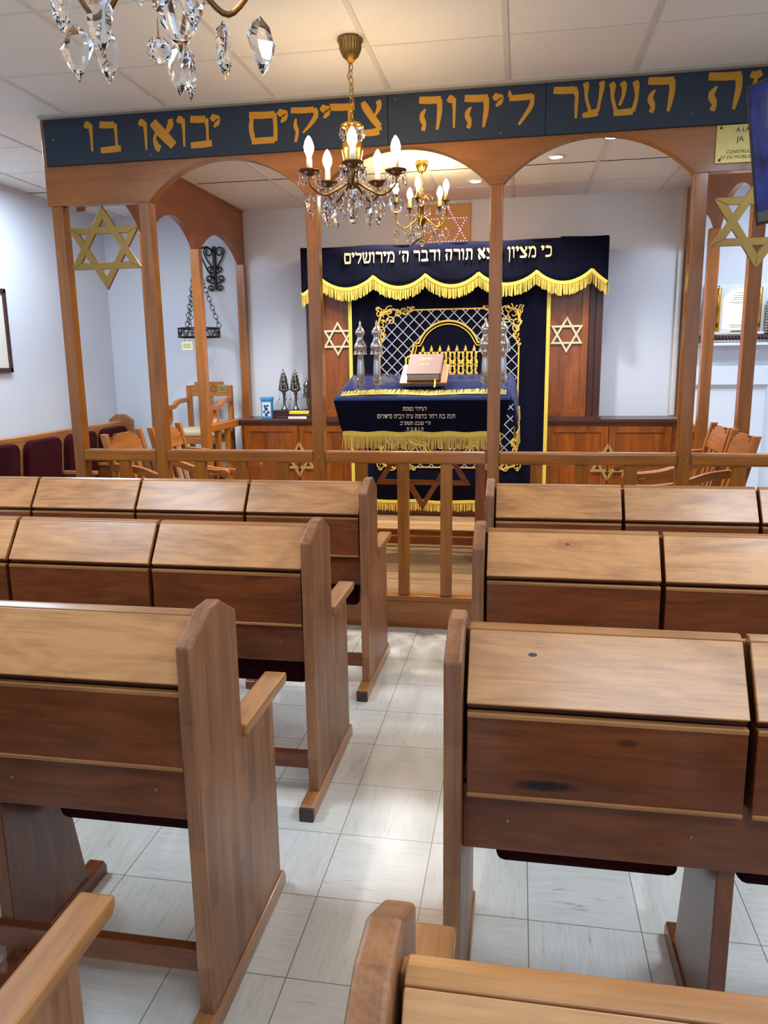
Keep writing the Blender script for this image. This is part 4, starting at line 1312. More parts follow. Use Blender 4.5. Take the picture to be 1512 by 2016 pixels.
# ------------------------------------------------------------------ pews
UN, PITCH, OFF = 4, 0.553, 0.045
def make_pew(s, label):
    t = thing('pew', label, 'pew', (0, 0, 0), 0, 'wooden pews with folding desks')
    X = lambda d: s * d
    EP = [(-0.515, 0.0), (-0.515, 0.955), (-0.405, 1.008), (-0.345, 1.008), (-0.252, 0.955), (-0.250, 0.622), (-0.012, 0.622), (-0.006, 0.0)]
    length = OFF + UN * PITCH + 0.02
    for x0, x1, o0 in ((0.0, 0.037, -0.007), (length, length + 0.037, 0)):
        e = part('end_panel', MB().prism(EP, 'x', X(x0), X(x1)), 'pew_end', t, 0.006, 2)
        part('foot', MB().prism([(-0.615, 0.001), (0.022, 0.001), (0.022, 0.030), (0.008, 0.054), (-0.595, 0.054), (-0.615, 0.040)], 'x', X(x0 - 0.006), X(x1 + 0.006)), 'pew_y', e, 0.004)
        part('foot_end', MB().box((X(x0 - 0.0068), -0.6175, 0.0005), (X(x1 + 0.0068), -0.598, 0.047)), 'rubber', e, 0.003)
        a = MB().prism([(-0.249, 0.618), (0.075, 0.618), (0.088, 0.630), (0.088, 0.650), (-0.249, 0.650)], 'x', X(x0 - 0.012), X(x1 + 0.018))
        part('armrest', a, 'pew_y', t, 0.006, 2)
        b = MB().prism([(-0.249, 0.59), (0.0, 0.59), (0.045, 0.618), (-0.249, 0.618)], 'x', X(x0 + 0.004), X(x1 - 0.004))
    for k in range(1, UN):
        x = OFF + k * PITCH - 0.02
        sp_ = part('support', MB().prism([(-0.436, 0.0), (-0.436, 0.60), (-0.22, 0.60), (-0.20, 0.50), (-0.11, 0.05), (-0.11, 0.0)], 'x', X(x - 0.018), X(x + 0.018)), 'box_z', t, 0.004)
        part('foot', MB().prism([(-0.56, 0.001), (-0.02, 0.001), (-0.02, 0.03), (-0.035, 0.054), (-0.54, 0.054), (-0.56, 0.04)], 'x', X(x - 0.024), X(x + 0.024)), 'box_y', sp_, 0.004)
    part('back_rail', MB().box((X(0.037), -0.462, 0.515), (X(length), -0.438, 0.665)), 'box_x', t, 0.003)
    part('backrest', MB().prism([(-0.325, 0.50), (-0.300, 0.50), (-0.352, 0.975), (-0.374, 0.975)], 'x', X(0.037), X(length)), 'pew_x', t, 0.003)
    part('stretcher', MB().box((X(0.037), -0.455, 0.105), (X(length), -0.425, 0.165)), 'box_x', t, 0.004)
    th = math.atan2(0.128, 0.082)
    for k in range(UN):
        x0, x1 = OFF + k * PITCH, OFF + (k + 1) * PITCH - 0.014
        part('ledge', MB().prism([(-0.396, 0.972), (-0.398, 0.986), (-0.384, 0.993), (-0.366, 0.990), (-0.366, 0.970)], 'x', X(x0), X(x1)), 'pew_x', t, 0.002)
        ld = part('desk_lid', MB().prism([(-0.398, 0.966), (-0.400, 0.985), (-0.488, 0.858), (-0.474, 0.848)], 'x', X(x0), X(x1)), 'pew_lid', t, 0.002)
        part('lid_lip', MB().box((X(x0 + 0.002), -0.476, 0.844), (X(x1 - 0.002), -0.464, 0.852)), 'dark_x', ld)
        bxp = part('desk_box', MB().prism([(-0.489, 0.836), (-0.492, 0.662), (-0.335, 0.662), (-0.360, 0.836)], 'x', X(x0 + 0.001), X(x1 - 0.001)), 'box_x', t, 0.003)
        part('top_edge', MB().box((X(x0 + 0.001), -0.4912, 0.829), (X(x1 - 0.001), -0.474, 0.8395)), 'pew_x', bxp, 0.002)
        part('bottom_edge', MB().box((X(x0 + 0.001), -0.4955, 0.654), (X(x1 - 0.001), -0.470, 0.664)), 'pew_x', bxp, 0.003)
        m = MB()
        for q in (0.16, 0.84):
            m.T = Matrix.Translation((X(x0 + (x1 - x0) * q), -0.4625, 0.585)) @ Matrix.Rotation(pi / 2, 4, 'X')
            m.lathe([(0.0045, 0), (0.0045, 0.0012), (0.002, 0.002)], 10)
        m.T = Matrix.Identity(4)
        part('screw', m, 'screw', t)
        c = (x0 + x1) / 2
        st = MB().prism([(-0.282, 0.40), (-0.262, 0.345), (-0.205, 0.335), (-0.165, 0.40), (-0.195, 0.74), (-0.235, 0.77), (-0.288, 0.74)], 'x', X(c - 0.21), X(c + 0.21))
        part('tip_up_seat', st, 'burgundy', t, 0.02, 3, label='burgundy upholstered seat folded up')
    return t
ROWY = [3.826, 2.879, 1.933, 0.986]
order = ['front', 'second', 'third', 'nearest']
def pew_label(i, side):
    return {('L', 0): 'wooden pew in the front row left of the aisle, closest to the timber screen',
            ('L', 1): 'wooden pew in the second row left of the aisle, behind the front pew',
            ('L', 2): 'wooden pew left of the aisle showing its whole end panel in the foreground',
            ('L', 3): 'wooden pew with only its armrest and end showing at the bottom left',
            ('R', 0): 'wooden pew in the front row right of the aisle, closest to the timber screen',
            ('R', 1): 'second-row wooden pew right of the aisle with a knot on its first lid',
            ('R', 2): 'wooden pew right of the aisle with a dark scorch-like stain on its back panel',
            ('R', 3): 'wooden pew at the bottom right of the picture seen from above'}[(side, i)]
PEWS = {}
for side, s, xa in (('L', -1, -0.667), ('R', 1, -0.137)):
    proto = make_pew(s, pew_label(0, side))
    for i, y in enumerate(ROWY):
        o = proto if i == 0 else copy_tree(proto)
        o['label'] = pew_label(i, side)
        o.location = (xa - (0.008 if (side, i) == ('L', 3) else 0), y - (0.018 if (side, i) == ('L', 3) else 0), 0)
        PEWS[side, i] = o
# marks in the veneer of single panels: a dark burr on one back panel, knots on two lids
def marked(src, name, marks):
    m = M[src].copy()
    m.name = name
    t = NT.__new__(NT)
    t.m, t.t = m, m.node_tree
    t.b = t.t.nodes['Principled BSDF']
    base = t.b.inputs['Base Color'].links[0].from_socket
    oc = t.n('ShaderNodeTexCoord').outputs['Object']
    sp = t.n('ShaderNodeSeparateXYZ')
    t.l(oc, sp.inputs[0])
    for cx, cz, rx, rz, col, amt in marks:
        n1 = t.noise(t.mapping(oc, (60, 20, 26)), 1.0, 4, 0.7)
        dx = t.math('DIVIDE', t.math('SUBTRACT', sp.outputs[0], cx), rx)
        dz = t.math('DIVIDE', t.math('SUBTRACT', sp.outputs[2], cz), rz)
        d = t.math('ADD', t.math('MULTIPLY', dx, dx), t.math('MULTIPLY', dz, dz))
        k = t.math('SUBTRACT', 1.25, t.math('ADD', d, t.math('MULTIPLY', n1, 0.9)))
        nd = t.n('ShaderNodeClamp')
        t.l(t.math('MULTIPLY', k, amt), nd.inputs[0])
        base = t.mix(nd.outputs[0], base, lin(col))
    t.l(base, t.b.inputs['Base Color'])
    M[name] = m
    return name
def mark(pew, nm, unit, src, name, marks):
    kids = [c for c in pew.children if c.name.split('.')[0] == nm]
    kids.sort(key=lambda c: sum(abs(v.co.x) for v in c.data.vertices))
    o = kids[unit]
    o.data = o.data.copy()
    o.data.materials.clear()
    o.data.materials.append(M[marked(src, name, marks)])
mark(PEWS['R', 2], 'desk_box', 0, 'box_x', 'burr_panel', [(0.205, 0.690, 0.085, 0.016, (30, 14, 10), 1.5), (0.36, 0.795, 0.03, 0.012, (60, 26, 14), 0.9)])
mark(PEWS['R', 2], 'desk_lid', 0, 'pew_lid', 'knot_lid', [(0.175, 0.945, 0.012, 0.0045, (50, 26, 20), 3.0)])
mark(PEWS['R', 1], 'desk_lid', 0, 'pew_lid', 'eye_lid', [(0.30, 0.952, 0.075, 0.022, (168, 106, 70), 1.0), (0.30, 0.953, 0.008, 0.004, (110, 56, 50), 3.0)])

# ------------------------------------------------------------------ bench along the left wall
wbn = thing('wall_bench', 'wooden bench with burgundy padded backs along the left wall', 'bench', (-3.7, 5.2, 0))
part('backboard', MB().prism([(-3.80, 0.30), (-3.77, 0.30), (-3.705, 1.015), (-3.735, 1.025)], 'y', 3.2, 6.72), 'pew_y', wbn, 0.004, world=True)
ep = [(-3.84, 0.0), (-3.84, 1.03), (-3.77, 1.082), (-3.68, 1.082), (-3.60, 1.03), (-3.60, 0.68), (-3.36, 0.68), (-3.36, 0.0)]
for y in (3.16, 6.72):
    part('end_panel', MB().prism(ep, 'y', y, y + 0.037), 'pew_end', wbn, 0.006, world=True)
def rounded(u0, u1, z0, z1, r=0.07, n=6):
    pts = [(u0, z0), (u1, z0)]
    for i in range(n + 1):
        a = pi / 2 * i / n
        pts.append((u1 - r + r * cos(a), z1 - r + r * sin(a)))
    for i in range(n + 1):
        a = pi / 2 + pi / 2 * i / n
        pts.append((u0 + r + r * cos(a), z1 - r + r * sin(a)))
    return pts
for k in range(6):
    yc = 6.50 - 0.535 * k
    m = MB().prism(rounded(-0.215, 0.215, -0.25, 0.14), 'x', -0.03, 0.03)
    o = part('back_pad', m, 'burgundy', wbn, 0.014, 3, label='burgundy padded back')
    o.location = (-3.685 + 3.7, yc - 5.2, 0.84)
    o.rotation_euler = (0, radians(5), 0)
    m = MB().prism([(-3.70, 0.40), (-3.40, 0.42), (-3.36, 0.45), (-3.38, 0.49), (-3.70, 0.49)], 'y', yc - 0.22, yc + 0.22)
    part('seat', m, 'burgundy', wbn, 0.015, 3, world=True)
    part('armrest', MB().box((-3.72, yc - 0.285, 0.66), (-3.40, yc - 0.245, 0.69)), 'pew_x', wbn, 0.005, world=True)
    part('arm_panel', MB().box((-3.72, yc - 0.275, 0.0), (-3.45, yc - 0.255, 0.66)), 'box_z', wbn, 0.003, world=True)

# framed picture on the left wall
pf = thing('framed_picture', 'dark wooden framed picture cut off by the left edge of the photo', 'picture', (-3.895, 5.0, 1.5))
fm = MB()
py0, py1, pz0, pz1 = 4.55, 5.44, 1.495, 2.12
for a, b in (((py0, pz0), (py1, pz0 + 0.035)), ((py0, pz1 - 0.035), (py1, pz1)), ((py0, pz0), (py0 + 0.035, pz1)), ((py1 - 0.035, pz0), (py1, pz1))):
    fm.box((-3.897, a[0], a[1]), (-3.872, b[0], b[1]))
part('frame', fm, 'dark_y', pf, 0.004, world=True)
part('print', MB().box((-3.896, py0 + 0.03, pz0 + 0.03), (-3.886, py1 - 0.03, pz1 - 0.03)), 'paper', pf, world=True)
m = MB()
for r in range(9):
    m.box((-3.8865, py1 - 0.45 - 0.02 * (r % 3), pz0 + 0.06 + 0.055 * r), (-3.8852, py1 - 0.16, pz0 + 0.075 + 0.055 * r))
part('drawn_lines', m, 'grey_plastic', pf, world=True)

# ------------------------------------------------------------------ bimah armchairs
def stepped(w, z0, z1, n=3):
    """crest board with stair-stepped top edge"""
    pts = [(-w / 2, z0), (w / 2, z0)]
    hs = [z1 - 0.060, z1 - 0.036, z1 - 0.016, z1]
    xs = [w / 2, w / 2 - 0.035, w / 2 - 0.075, w / 2 - 0.115]
    for i in range(4):
        pts.append((xs[i], hs[i]))
        if i < 3:
            pts.append((xs[i + 1], hs[i]))
    for i in range(3, -1, -1):
        pts.append((-xs[i], hs[i]))
        if i > 0:
            pts.append((-xs[i], hs[i - 1]))
    return pts
def sweep_board(m, path, hw, hh):
    """rectangular bar swept along a path lying in a vertical plane (x fixed width hw, height hh)"""
    pts = crv([(p[1], p[2], p[0]) for p in path], 5)
    fr = []
    for i, (y, z, x) in enumerate(pts):
        a, b = pts[max(i - 1, 0)], pts[min(i + 1, len(pts) - 1)]
        d = Vector((b[0] - a[0], b[1] - a[1])).normalized()
        n_ = Vector((-d.y, d.x)) * hh
        fr.append([m.v((x - hw, y + n_.x, z + n_.y)), m.v((x + hw, y + n_.x, z + n_.y)), m.v((x + hw, y - n_.x, z - n_.y)), m.v((x - hw, y - n_.x, z - n_.y))])
    for A, Bv in zip(fr, fr[1:]):
        for k in range(4):
            j = (k + 1) % 4
            m.f([A[k], A[j], Bv[j], Bv[k]])
    m.f(fr[0][::-1]); m.f(fr[-1])
def make_armchair(label):
    """faces -Y locally: seat front at -y, back at +y"""
    t = thing('armchair', label, 'chair', (0, 0, 0), 0, 'wooden armchairs on the bimah')
    w = 0.43
    lean = lambda z: 0.20 + 0.12 * max(0, (z - 0.42)) / 0.5
    for sx in (-1, 1):
        x = sx * w / 2
        m = MB().prism([(0.18, 0), (0.215, 0), (0.225, 0.42), (0.345, 0.93), (0.305, 0.93), (0.185, 0.42)], 'x', x - 0.02, x + 0.02)
        part('rear_leg', m, 'chair_z', t, 0.004)
        m = MB(); sweep_board(m, [(x, -0.22, 0.0), (x, -0.215, 0.25), (x, -0.20, 0.45), (x, -0.17, 0.54), (x, -0.19, 0.63)], 0.018, 0.02)
        part('front_leg', m, 'chair_z', t, 0.003)
        m = MB(); sweep_board(m, [(x + sx * 0.012, 0.27, 0.73), (x + sx * 0.012, 0.10, 0.71), (x + sx * 0.012, -0.06, 0.655), (x + sx * 0.012, -0.20, 0.635), (x + sx * 0.012, -0.27, 0.635)], 0.02, 0.022)
        m.T = Matrix.Translation((x + sx * 0.012, -0.275, 0.628)) @ Matrix.Rotation(pi / 2, 4, 'Y')
        m.lathe([(0.0, -0.0205), (0.026, -0.0205), (0.03, -0.016), (0.03, 0.016), (0.026, 0.0205), (0.0, 0.0205)], 16)
        m.T = Matrix.Identity(4)
        part('arm', m, 'chair_y', t, 0.003)
    for sx in (-1, 1):
        part('side_rail', MB().box((sx * w / 2 - 0.014, -0.20, 0.36), (sx * w / 2 + 0.014, 0.20, 0.42)), 'chair_y', t, 0.003)
    part('front_rail', MB().box((-w / 2, -0.225, 0.36), (w / 2, -0.195, 0.42)), 'chair_x', t, 0.003)
    m = MB().box((-w / 2 - 0.01, -0.235, 0.42), (w / 2 + 0.01, 0.19, 0.475))
    part('seat_pad', m, 'blue_fabric', t, 0.02, 3, label='blue upholstered seat')
    rot = Matrix.Translation((0, lean(0.42) + 0.005, 0.42)) @ Matrix.Rotation(-math.atan2(0.12, 0.5), 4, 'X')
    m = MB(); m.T = rot
    m.prism(stepped(w - 0.02, 0.36, 0.515), 'y', -0.012, 0.014)
    part('crest_board', m, 'chair_x', t, 0.002)
    m = MB(); m.T = rot
    m.box((-w / 2 + 0.02, -0.01, 0.06), (w / 2 - 0.02, 0.012, 0.10))
    part('lower_rail', m, 'chair_x', t, 0.002)
    for x in (-0.10, 0.0, 0.10):
        m = MB(); m.T = rot
        m.prism([(x - 0.018, 0.10), (x + 0.018, 0.10), (x + 0.030, 0.36), (x - 0.030, 0.36)], 'y', -0.008, 0.008)
        part('splat', m, 'chair_z', t, 0.002)
    return t
proto = make_armchair('wooden armchair behind the front-left star panel, by the leftmost screen post')
CH = [(-2.20, 4.565, pi / 2, 'wooden armchair with stepped back behind the leftmost screen panel, nearer the pews'),
      (-2.145, 5.065, pi / 2, 'wooden armchair with stepped back behind the second post from the left'),
      (0.94, 5.105, -pi / 2, 'wooden armchair with blue seat right of the fifth screen post, farther from the pews'),
      (0.94, 4.60, -pi / 2, 'wooden armchair at the right edge of the photo, behind the handrail')]
for i, (x, y, rz, lb) in enumerate(CH):
    o = proto if i == 0 else copy_tree(proto)
    o.location = (x, y, 0.19)
    o.rotation_euler = (0, 0, rz)
    o['label'] = lb

# tall ceremonial chair by the back wall
tch = thing('ceremonial_chair', 'tall wooden armchair with cream seat and brass star on its back, by the back wall', 'chair', (-2.845, 6.58, 0))
w = 0.40
for sx in (-1, 1):
    x = sx * w / 2
    part('rear_leg', MB().box((x - 0.022, 0.20, 0.0), (x + 0.022, 0.245, 1.345)), 'chair_z', tch, 0.004)
    part('front_leg', MB().box((x - 0.02, -0.235, 0.0), (x + 0.02, -0.195, 0.87)), 'dark_z', tch, 0.004)
    m = MB(); sweep_board(m, [(x + sx * 0.015, -0.20, 0.92), (x + sx * 0.015, -0.215, 1.0), (x + sx * 0.015, -0.18, 1.07), (x + sx * 0.015, -0.185, 1.16)], 0.018, 0.02)
    part('arm_post', m, 'chair_z', tch, 0.003)
    m = MB(); sweep_board(m, [(x + sx * 0.015, 0.21, 1.215), (x + sx * 0.015, 0.0, 1.205), (x + sx * 0.015, -0.12, 1.165), (x + sx * 0.015, -0.34, 1.165)], 0.02, 0.02)
    part('arm', m, 'chair_y', tch, 0.003)
part('seat_rail', MB().box((-w / 2 - 0.02, -0.24, 0.845), (w / 2 + 0.02, 0.235, 0.905)), 'chair_x', tch, 0.004)
part('seat_pad', MB().box((-w / 2 - 0.015, -0.235, 0.905), (w / 2 + 0.015, 0.20, 0.965)), 'cream_fabric', tch, 0.025, 3, label='cream upholstered seat')
m = MB().prism([(-w / 2 + 0.02, 1.245), (w / 2 - 0.02, 1.245), (w / 2 - 0.02, 1.33), (w / 2 - 0.035, 1.33), (w / 2 - 0.035, 1.35), (w / 2 - 0.06, 1.35), (w / 2 - 0.06, 1.378), (-w / 2 + 0.06, 1.378), (-w / 2 + 0.06, 1.35), (-w / 2 + 0.035, 1.35), (-w / 2 + 0.035, 1.33), (-w / 2 + 0.02, 1.33)], 'y', 0.208, 0.232)
cb = part('crest_board', m, 'chair_x', tch, 0.003)
m = MB(); hexagram(m, (0.048, 1.315), 0.042, 0.0045, 0.203, 0.208)
part('brass_star', m, 'brass', cb)
pt_ = part('brass_plate', MB().box((0.094, 0.204, 1.283), (0.174, 0.208, 1.345)), 'plaque', cb)
m = MB()
for r in range(3):
    m.box((0.102, 0.203, 1.296 + 0.015 * r), (0.166, 0.2041, 1.301 + 0.015 * r))
part('engraved_line', m, 'black_ink', pt_)
part('splat', MB().prism([(-0.035, 1.25), (0.035, 1.25), (0.022, 0.96), (-0.022, 0.96)], 'y', 0.212, 0.228), 'chair_z', tch, 0.003)

# ------------------------------------------------------------------ hanging crown lamp on the back wall
hl = thing('hanging_crown', 'wrought iron crown hung by chains from a scroll bracket on the back wall', 'lamp', (-2.87, 6.72, 1.8))
br = MB()
BX, BY = -2.80, 6.975
br.box((BX - 0.012, BY - 0.01, 2.22), (BX + 0.012, BY + 0.02, 2.60))
def curl(m, cx, cz, r, turns, a0, dn, y=BY, rad=0.007, lead=None, plane='x'):
    pts = []
    n = int(20 * turns)
    for i in range(n + 1):
        u = i / n
        a = a0 + dn * u * turns * 2 * pi
        rr = r * (1 - 0.6 * u)
        d = rr * cos(a); z = cz + rr * sin(a)
        pts.append((cx + d, y, z) if plane == 'x' else (cx, y + d, z))
    if lead:
        pts = lead + pts
    m.tube(pts, rad, 6)
for sx in (1, -1):
    curl(br, BX + sx * 0.055, 2.55, 0.045, 1.2, 0 if sx > 0 else pi, sx, lead=[(BX + sx * 0.012, BY, 2.40), (BX + sx * 0.07, BY, 2.48)])
    curl(br, BX + sx * 0.045, 2.40, 0.026, 1.0, -pi / 2, sx, lead=[(BX + sx * 0.01, BY, 2.36)])
    curl(br, BX + sx * 0.055, 2.315, 0.032, 1.2, -pi / 2, sx, lead=[(BX + sx * 0.01, BY, 2.27)])
    curl(br, BX + sx * 0.045, 2.235, 0.026, 1.0, -pi / 2, sx, lead=[(BX + sx * 0.01, BY, 2.215)])
# arm reaching out into the room
br.tube([(BX, BY, 2.56), (BX - 0.02, 6.86, 2.58), (BX - 0.06, 6.72, 2.54), (BX - 0.07, 6.70, 2.50)], 0.009, 8)
br.tube([(BX, BY, 2.30), (BX - 0.03, 6.88, 2.38), (BX - 0.05, 6.76, 2.52)], 0.007, 8)
curl(br, BX - 0.07, 2.46, 0.035, 1.0, pi / 2, 1, 6.70)
part('scroll_bracket', br, 'iron', hl, world=True)
HC = Vector((-2.87, 6.70))
HR = 0.185
m = MB()
for z in (1.78, 1.855):
    m.tube([(HC.x + HR * cos(2 * pi * k / 40), HC.y + HR * sin(2 * pi * k / 40), z) for k in range(40)], 0.007, 6, True)
for k in range(28):
    a, b = 2 * pi * k / 28, 2 * pi * (k + 1) / 28
    z0, z1 = (1.783, 1.852) if k % 2 == 0 else (1.852, 1.783)
    m.tube([(HC.x + HR * cos(a + (b - a) * u), HC.y + HR * sin(a + (b - a) * u), z0 + (z1 - z0) * u) for u in (0, 0.5, 1)], 0.0035, 5)
    m.tube([(HC.x + HR * cos((a + b) / 2 + 0.06 * cos(q)), HC.y + HR * sin((a + b) / 2 + 0.06 * cos(q)), 1.817 + 0.02 * sin(q)) for q in [2 * pi * i / 8 for i in range(8)]], 0.0028, 5, True)
part('crown_ring', m, 'iron', hl, world=True)
def chain(m, a, b, link, rad=0.0022, asp=0.62):
    a, b = Vector(a), Vector(b)
    d = b - a
    n = max(2, int(d.length / (link * 0.78)))
    d.normalize()
    s0 = d.orthogonal().normalized()
    s1 = d.cross(s0)
    for i in range(n):
        c = a + (b - a) * ((i + 0.5) / n)
        s = s0 if i % 2 == 0 else s1
        m.tube([c + d * (link * 0.5 * cos(q)) + s * (link * 0.5 * asp * sin(q)) for q in [2 * pi * k / 12 for k in range(12)]], rad, 5, True)
for k in range(3):
    a = 2 * pi * k / 3 + 0.35
    m = MB()
    chain(m, (HC.x, HC.y, 2.44), (HC.x + HR * cos(a), HC.y + HR * sin(a), 1.865), 0.05, 0.0032, 0.8)
    part('chain', m, 'iron', hl, world=True)
m = MB(); m.box((-2.96, 6.515, 1.665), (-2.86, 6.518, 1.735))
ht = part('hanging_label', m, 'cream_plate', hl, world=True, label='small cream label on a string')
m = MB().tube([(-2.935, 6.5165, 1.735), (-2.925, 6.5165, 1.78)], 0.0015, 5); m.tube([(-2.885, 6.5165, 1.735), (-2.895, 6.5165, 1.78)], 0.0015, 5)
part('string', m, 'iron', ht, world=True)
m = MB()
for r in range(3):
    m.box((-2.948, 6.5142, 1.683 + 0.014 * r), (-2.872, 6.5151, 1.687 + 0.014 * r))
part('printed_line', m, 'black_ink', ht, world=True)

# ------------------------------------------------------------------ memorial display at the right of the back wall
mt = MB()
mt.box((1.45, 6.94, 0.0), (2.04, 7.0, 1.31)); mt.box((1.44, 6.90, 1.31), (2.05, 7.0, 1.465)); mt.box((1.43, 6.93, 1.29), (2.06, 7.0, 1.315))
o = finish(mt, 'wall_pier', 'wall', 0.003); o['kind'] = 'structure'; o.name = 'trim_3'
shf = thing('display_shelf', 'white wall shelf with a dark carved moulding at the right of the back wall', 'shelf', (1.95, 6.9, 1.63))
part('shelf_board', MB().box((1.48, 6.83, 1.632), (2.55, 6.998, 1.655)), 'white', shf, 0.003, world=True)
part('carved_moulding', MB().prism([(6.845, 1.656), (6.99, 1.656), (6.99, 1.722), (6.87, 1.722), (6.85, 1.71), (6.855, 1.68)], 'x', 1.49, 2.55), 'dark_x', shf, 0.004, world=True)
m = MB()
for k in range(40):
    m.ball((1.53 + 0.0255 * k, 6.848, 1.692), 0.011, 8, 5, 1, 0.5, 1.2)
part('carved_leaves', m, 'dark_x', shf, world=True)
dp = thing('memorial_display', 'lit white memorial display shaped like an open scroll between two brass rods', 'display', (1.79, 6.95, 1.722))
part('back_panel', MB().box((1.51, 6.975, 1.723), (2.30, 6.998, 2.13)), 'white', dp, 0.002, world=True)
part('frame_panel', MB().box((1.56, 6.945, 1.724), (1.99, 6.975, 2.11)), 'white', dp, 0.003, world=True)
arch = [(1.655, 1.765), (1.91, 1.765), (1.91, 1.98)] + [(1.7825 + 0.1275 * cos(a), 1.98 + 0.105 * sin(a)) for a in [pi * i / 16 for i in range(1, 16)]] + [(1.655, 1.98)]
pm = part('parchment', MB().prism(arch, 'y', 6.938, 6.945), 'parchment', dp, world=True, label='backlit arched parchment')
m = MB()
for z, hw in ((2.055, 0.03), (2.035, 0.06), (2.02, 0.05), (2.005, 0.06), (1.985, 0.085), (1.975, 0.05), (1.80, 0.07), (1.79, 0.085), (1.78, 0.06)):
    m.box((1.7825 - hw, 6.9372, z), (1.7825 + hw, 6.9381, z + 0.004))
part('printed_line', m, 'black_ink', pm, world=True)
for x in (1.615, 1.935):
    rd = part('brass_rod', MB().lathe([(0.019, 1.745), (0.019, 2.095), (0.016, 2.10)], 16, (x, 6.928, 0)), 'polished_brass', dp, world=True)
    part('rod_finial', MB().ball((x, 6.94, 2.115), 0.006, 8, 6), 'iron', rd, world=True)
part('base_ledge', MB().box((1.58, 6.90, 1.723), (1.98, 6.945, 1.745)), 'white', dp, 0.002, world=True)
part('opener', MB().box((1.72, 6.895, 1.7455), (1.86, 6.915, 1.752)), 'black', dp, world=True)
def crystal_column(x, label):
    c = thing('crystal_column', label, 'ornament', (x, 6.90, 1.7225), 0, 'beaded crystal columns on the shelf')
    part('core', MB().lathe([(0.022, 0), (0.022, 0.27), (0.012, 0.285), (0.008, 0.33)], 12), 'brass', c)
    m = MB()
    for r in range(12):
        for k in range(10):
            a = 2 * pi * k / 10 + (r % 2) * pi / 10
            m.ball((0.027 * cos(a), 0.027 * sin(a), 0.012 + 0.022 * r), 0.0085, 7, 5)
    o = part('crystal_beads', m, 'silver', c); o['kind'] = 'stuff'
    return c
crystal_column(1.525, 'beaded crystal column at the left end of the display shelf')
crystal_column(2.015, 'beaded crystal column at the right edge of the photo on the display shelf')

# ------------------------------------------------------------------ television
tv = thing('television', 'flat black television showing a dark blue picture at the upper right edge', 'television', (1.23, 3.09, 2.35))
TL, BL = Vector((0.876, 3.553, 2.605)), Vector((0.968, 3.60, 2.078))
hd = Vector((0.45, -0.893, 0.0)).normalized()
upv = (TL - BL).normalized()
nv = hd.cross(upv).normalized()
if nv.x > 0: nv = -nv
WT, HT = 0.92, (TL - BL).length
def tvp(u, v, n):
    return BL + hd * u + upv * v + nv * n
def tvbox(m, u0, u1, v0, v1, n0, n1):
    vs = [m.v(tvp(u, v, n)) for n in (n0, n1) for u, v in ((u0, v0), (u1, v0), (u1, v1), (u0, v1))]
    for q in ((0, 3, 2, 1), (4, 5, 6, 7), (0, 1, 5, 4), (1, 2, 6, 5), (2, 3, 7, 6), (3, 0, 4, 7)):
        m.f([vs[i] for i in q])
m = MB(); tvbox(m, 0.003, WT - 0.003, 0.003, HT - 0.003, -0.045, -0.006)
part('housing', m, 'black', tv, 0.004, world=True)
m = MB()
for u0, u1, v0, v1 in ((0, WT, 0, 0.012), (0, WT, HT - 0.012, HT), (0, 0.012, 0.012, HT - 0.012), (WT - 0.012, WT, 0.012, HT - 0.012)):
    tvbox(m, u0, u1, v0, v1, -0.012, 0.004)
part('bezel', m, 'black', tv, 0.002, 1, world=True)
m = MB(); tvbox(m, 0.012, WT - 0.012, 0.012, 0.052, -0.007, 0.001)
part('lower_bezel', m, 'grey_plastic', tv, world=True, label='grey strip under the screen')
m = MB(); tvbox(m, 0.012, WT - 0.012, 0.052, HT - 0.012, -0.007, 0.0005)
part('screen', m, 'screen', tv, world=True)
mid = tvp(WT / 2, HT / 2, -0.05)
m = MB().tube([mid, mid - nv * 0.12, mid - nv * 0.13 + Vector((0, 0, 0.1)), (mid.x + 0.14, mid.y + 0.07, CEIL)], 0.018, 10)
part('ceiling_bracket', m, 'black', tv, world=True)

# ------------------------------------------------------------------ downlights
for i, (x, y) in enumerate(DOWNLIGHTS):
    lb = ['round recessed ceiling light seen through the right-hand arch, nearer its centre', 'round recessed ceiling light behind the small chandelier, by the back wall', 'round recessed ceiling light touching the crown of the right-hand arch',
          'round recessed ceiling light behind the left-hand arch crown', 'round recessed ceiling light behind the left-hand arch toward the chandelier', 'round recessed ceiling light left of the small chandelier, by the back wall'][i]
    d = thing('downlight', lb, 'ceiling light', (x, y, CEIL), 0, 'recessed ceiling lights over the bimah')
    part('trim_ring', MB().lathe([(0.040, -0.004), (0.052, -0.010), (0.060, -0.006), (0.062, 0.0)], 24), 'white', d)
    part('lens', MB().lathe([(0.0, -0.0065), (0.041, -0.006), (0.041, -0.002), (0.0, -0.002)], 24), 'lens', d)

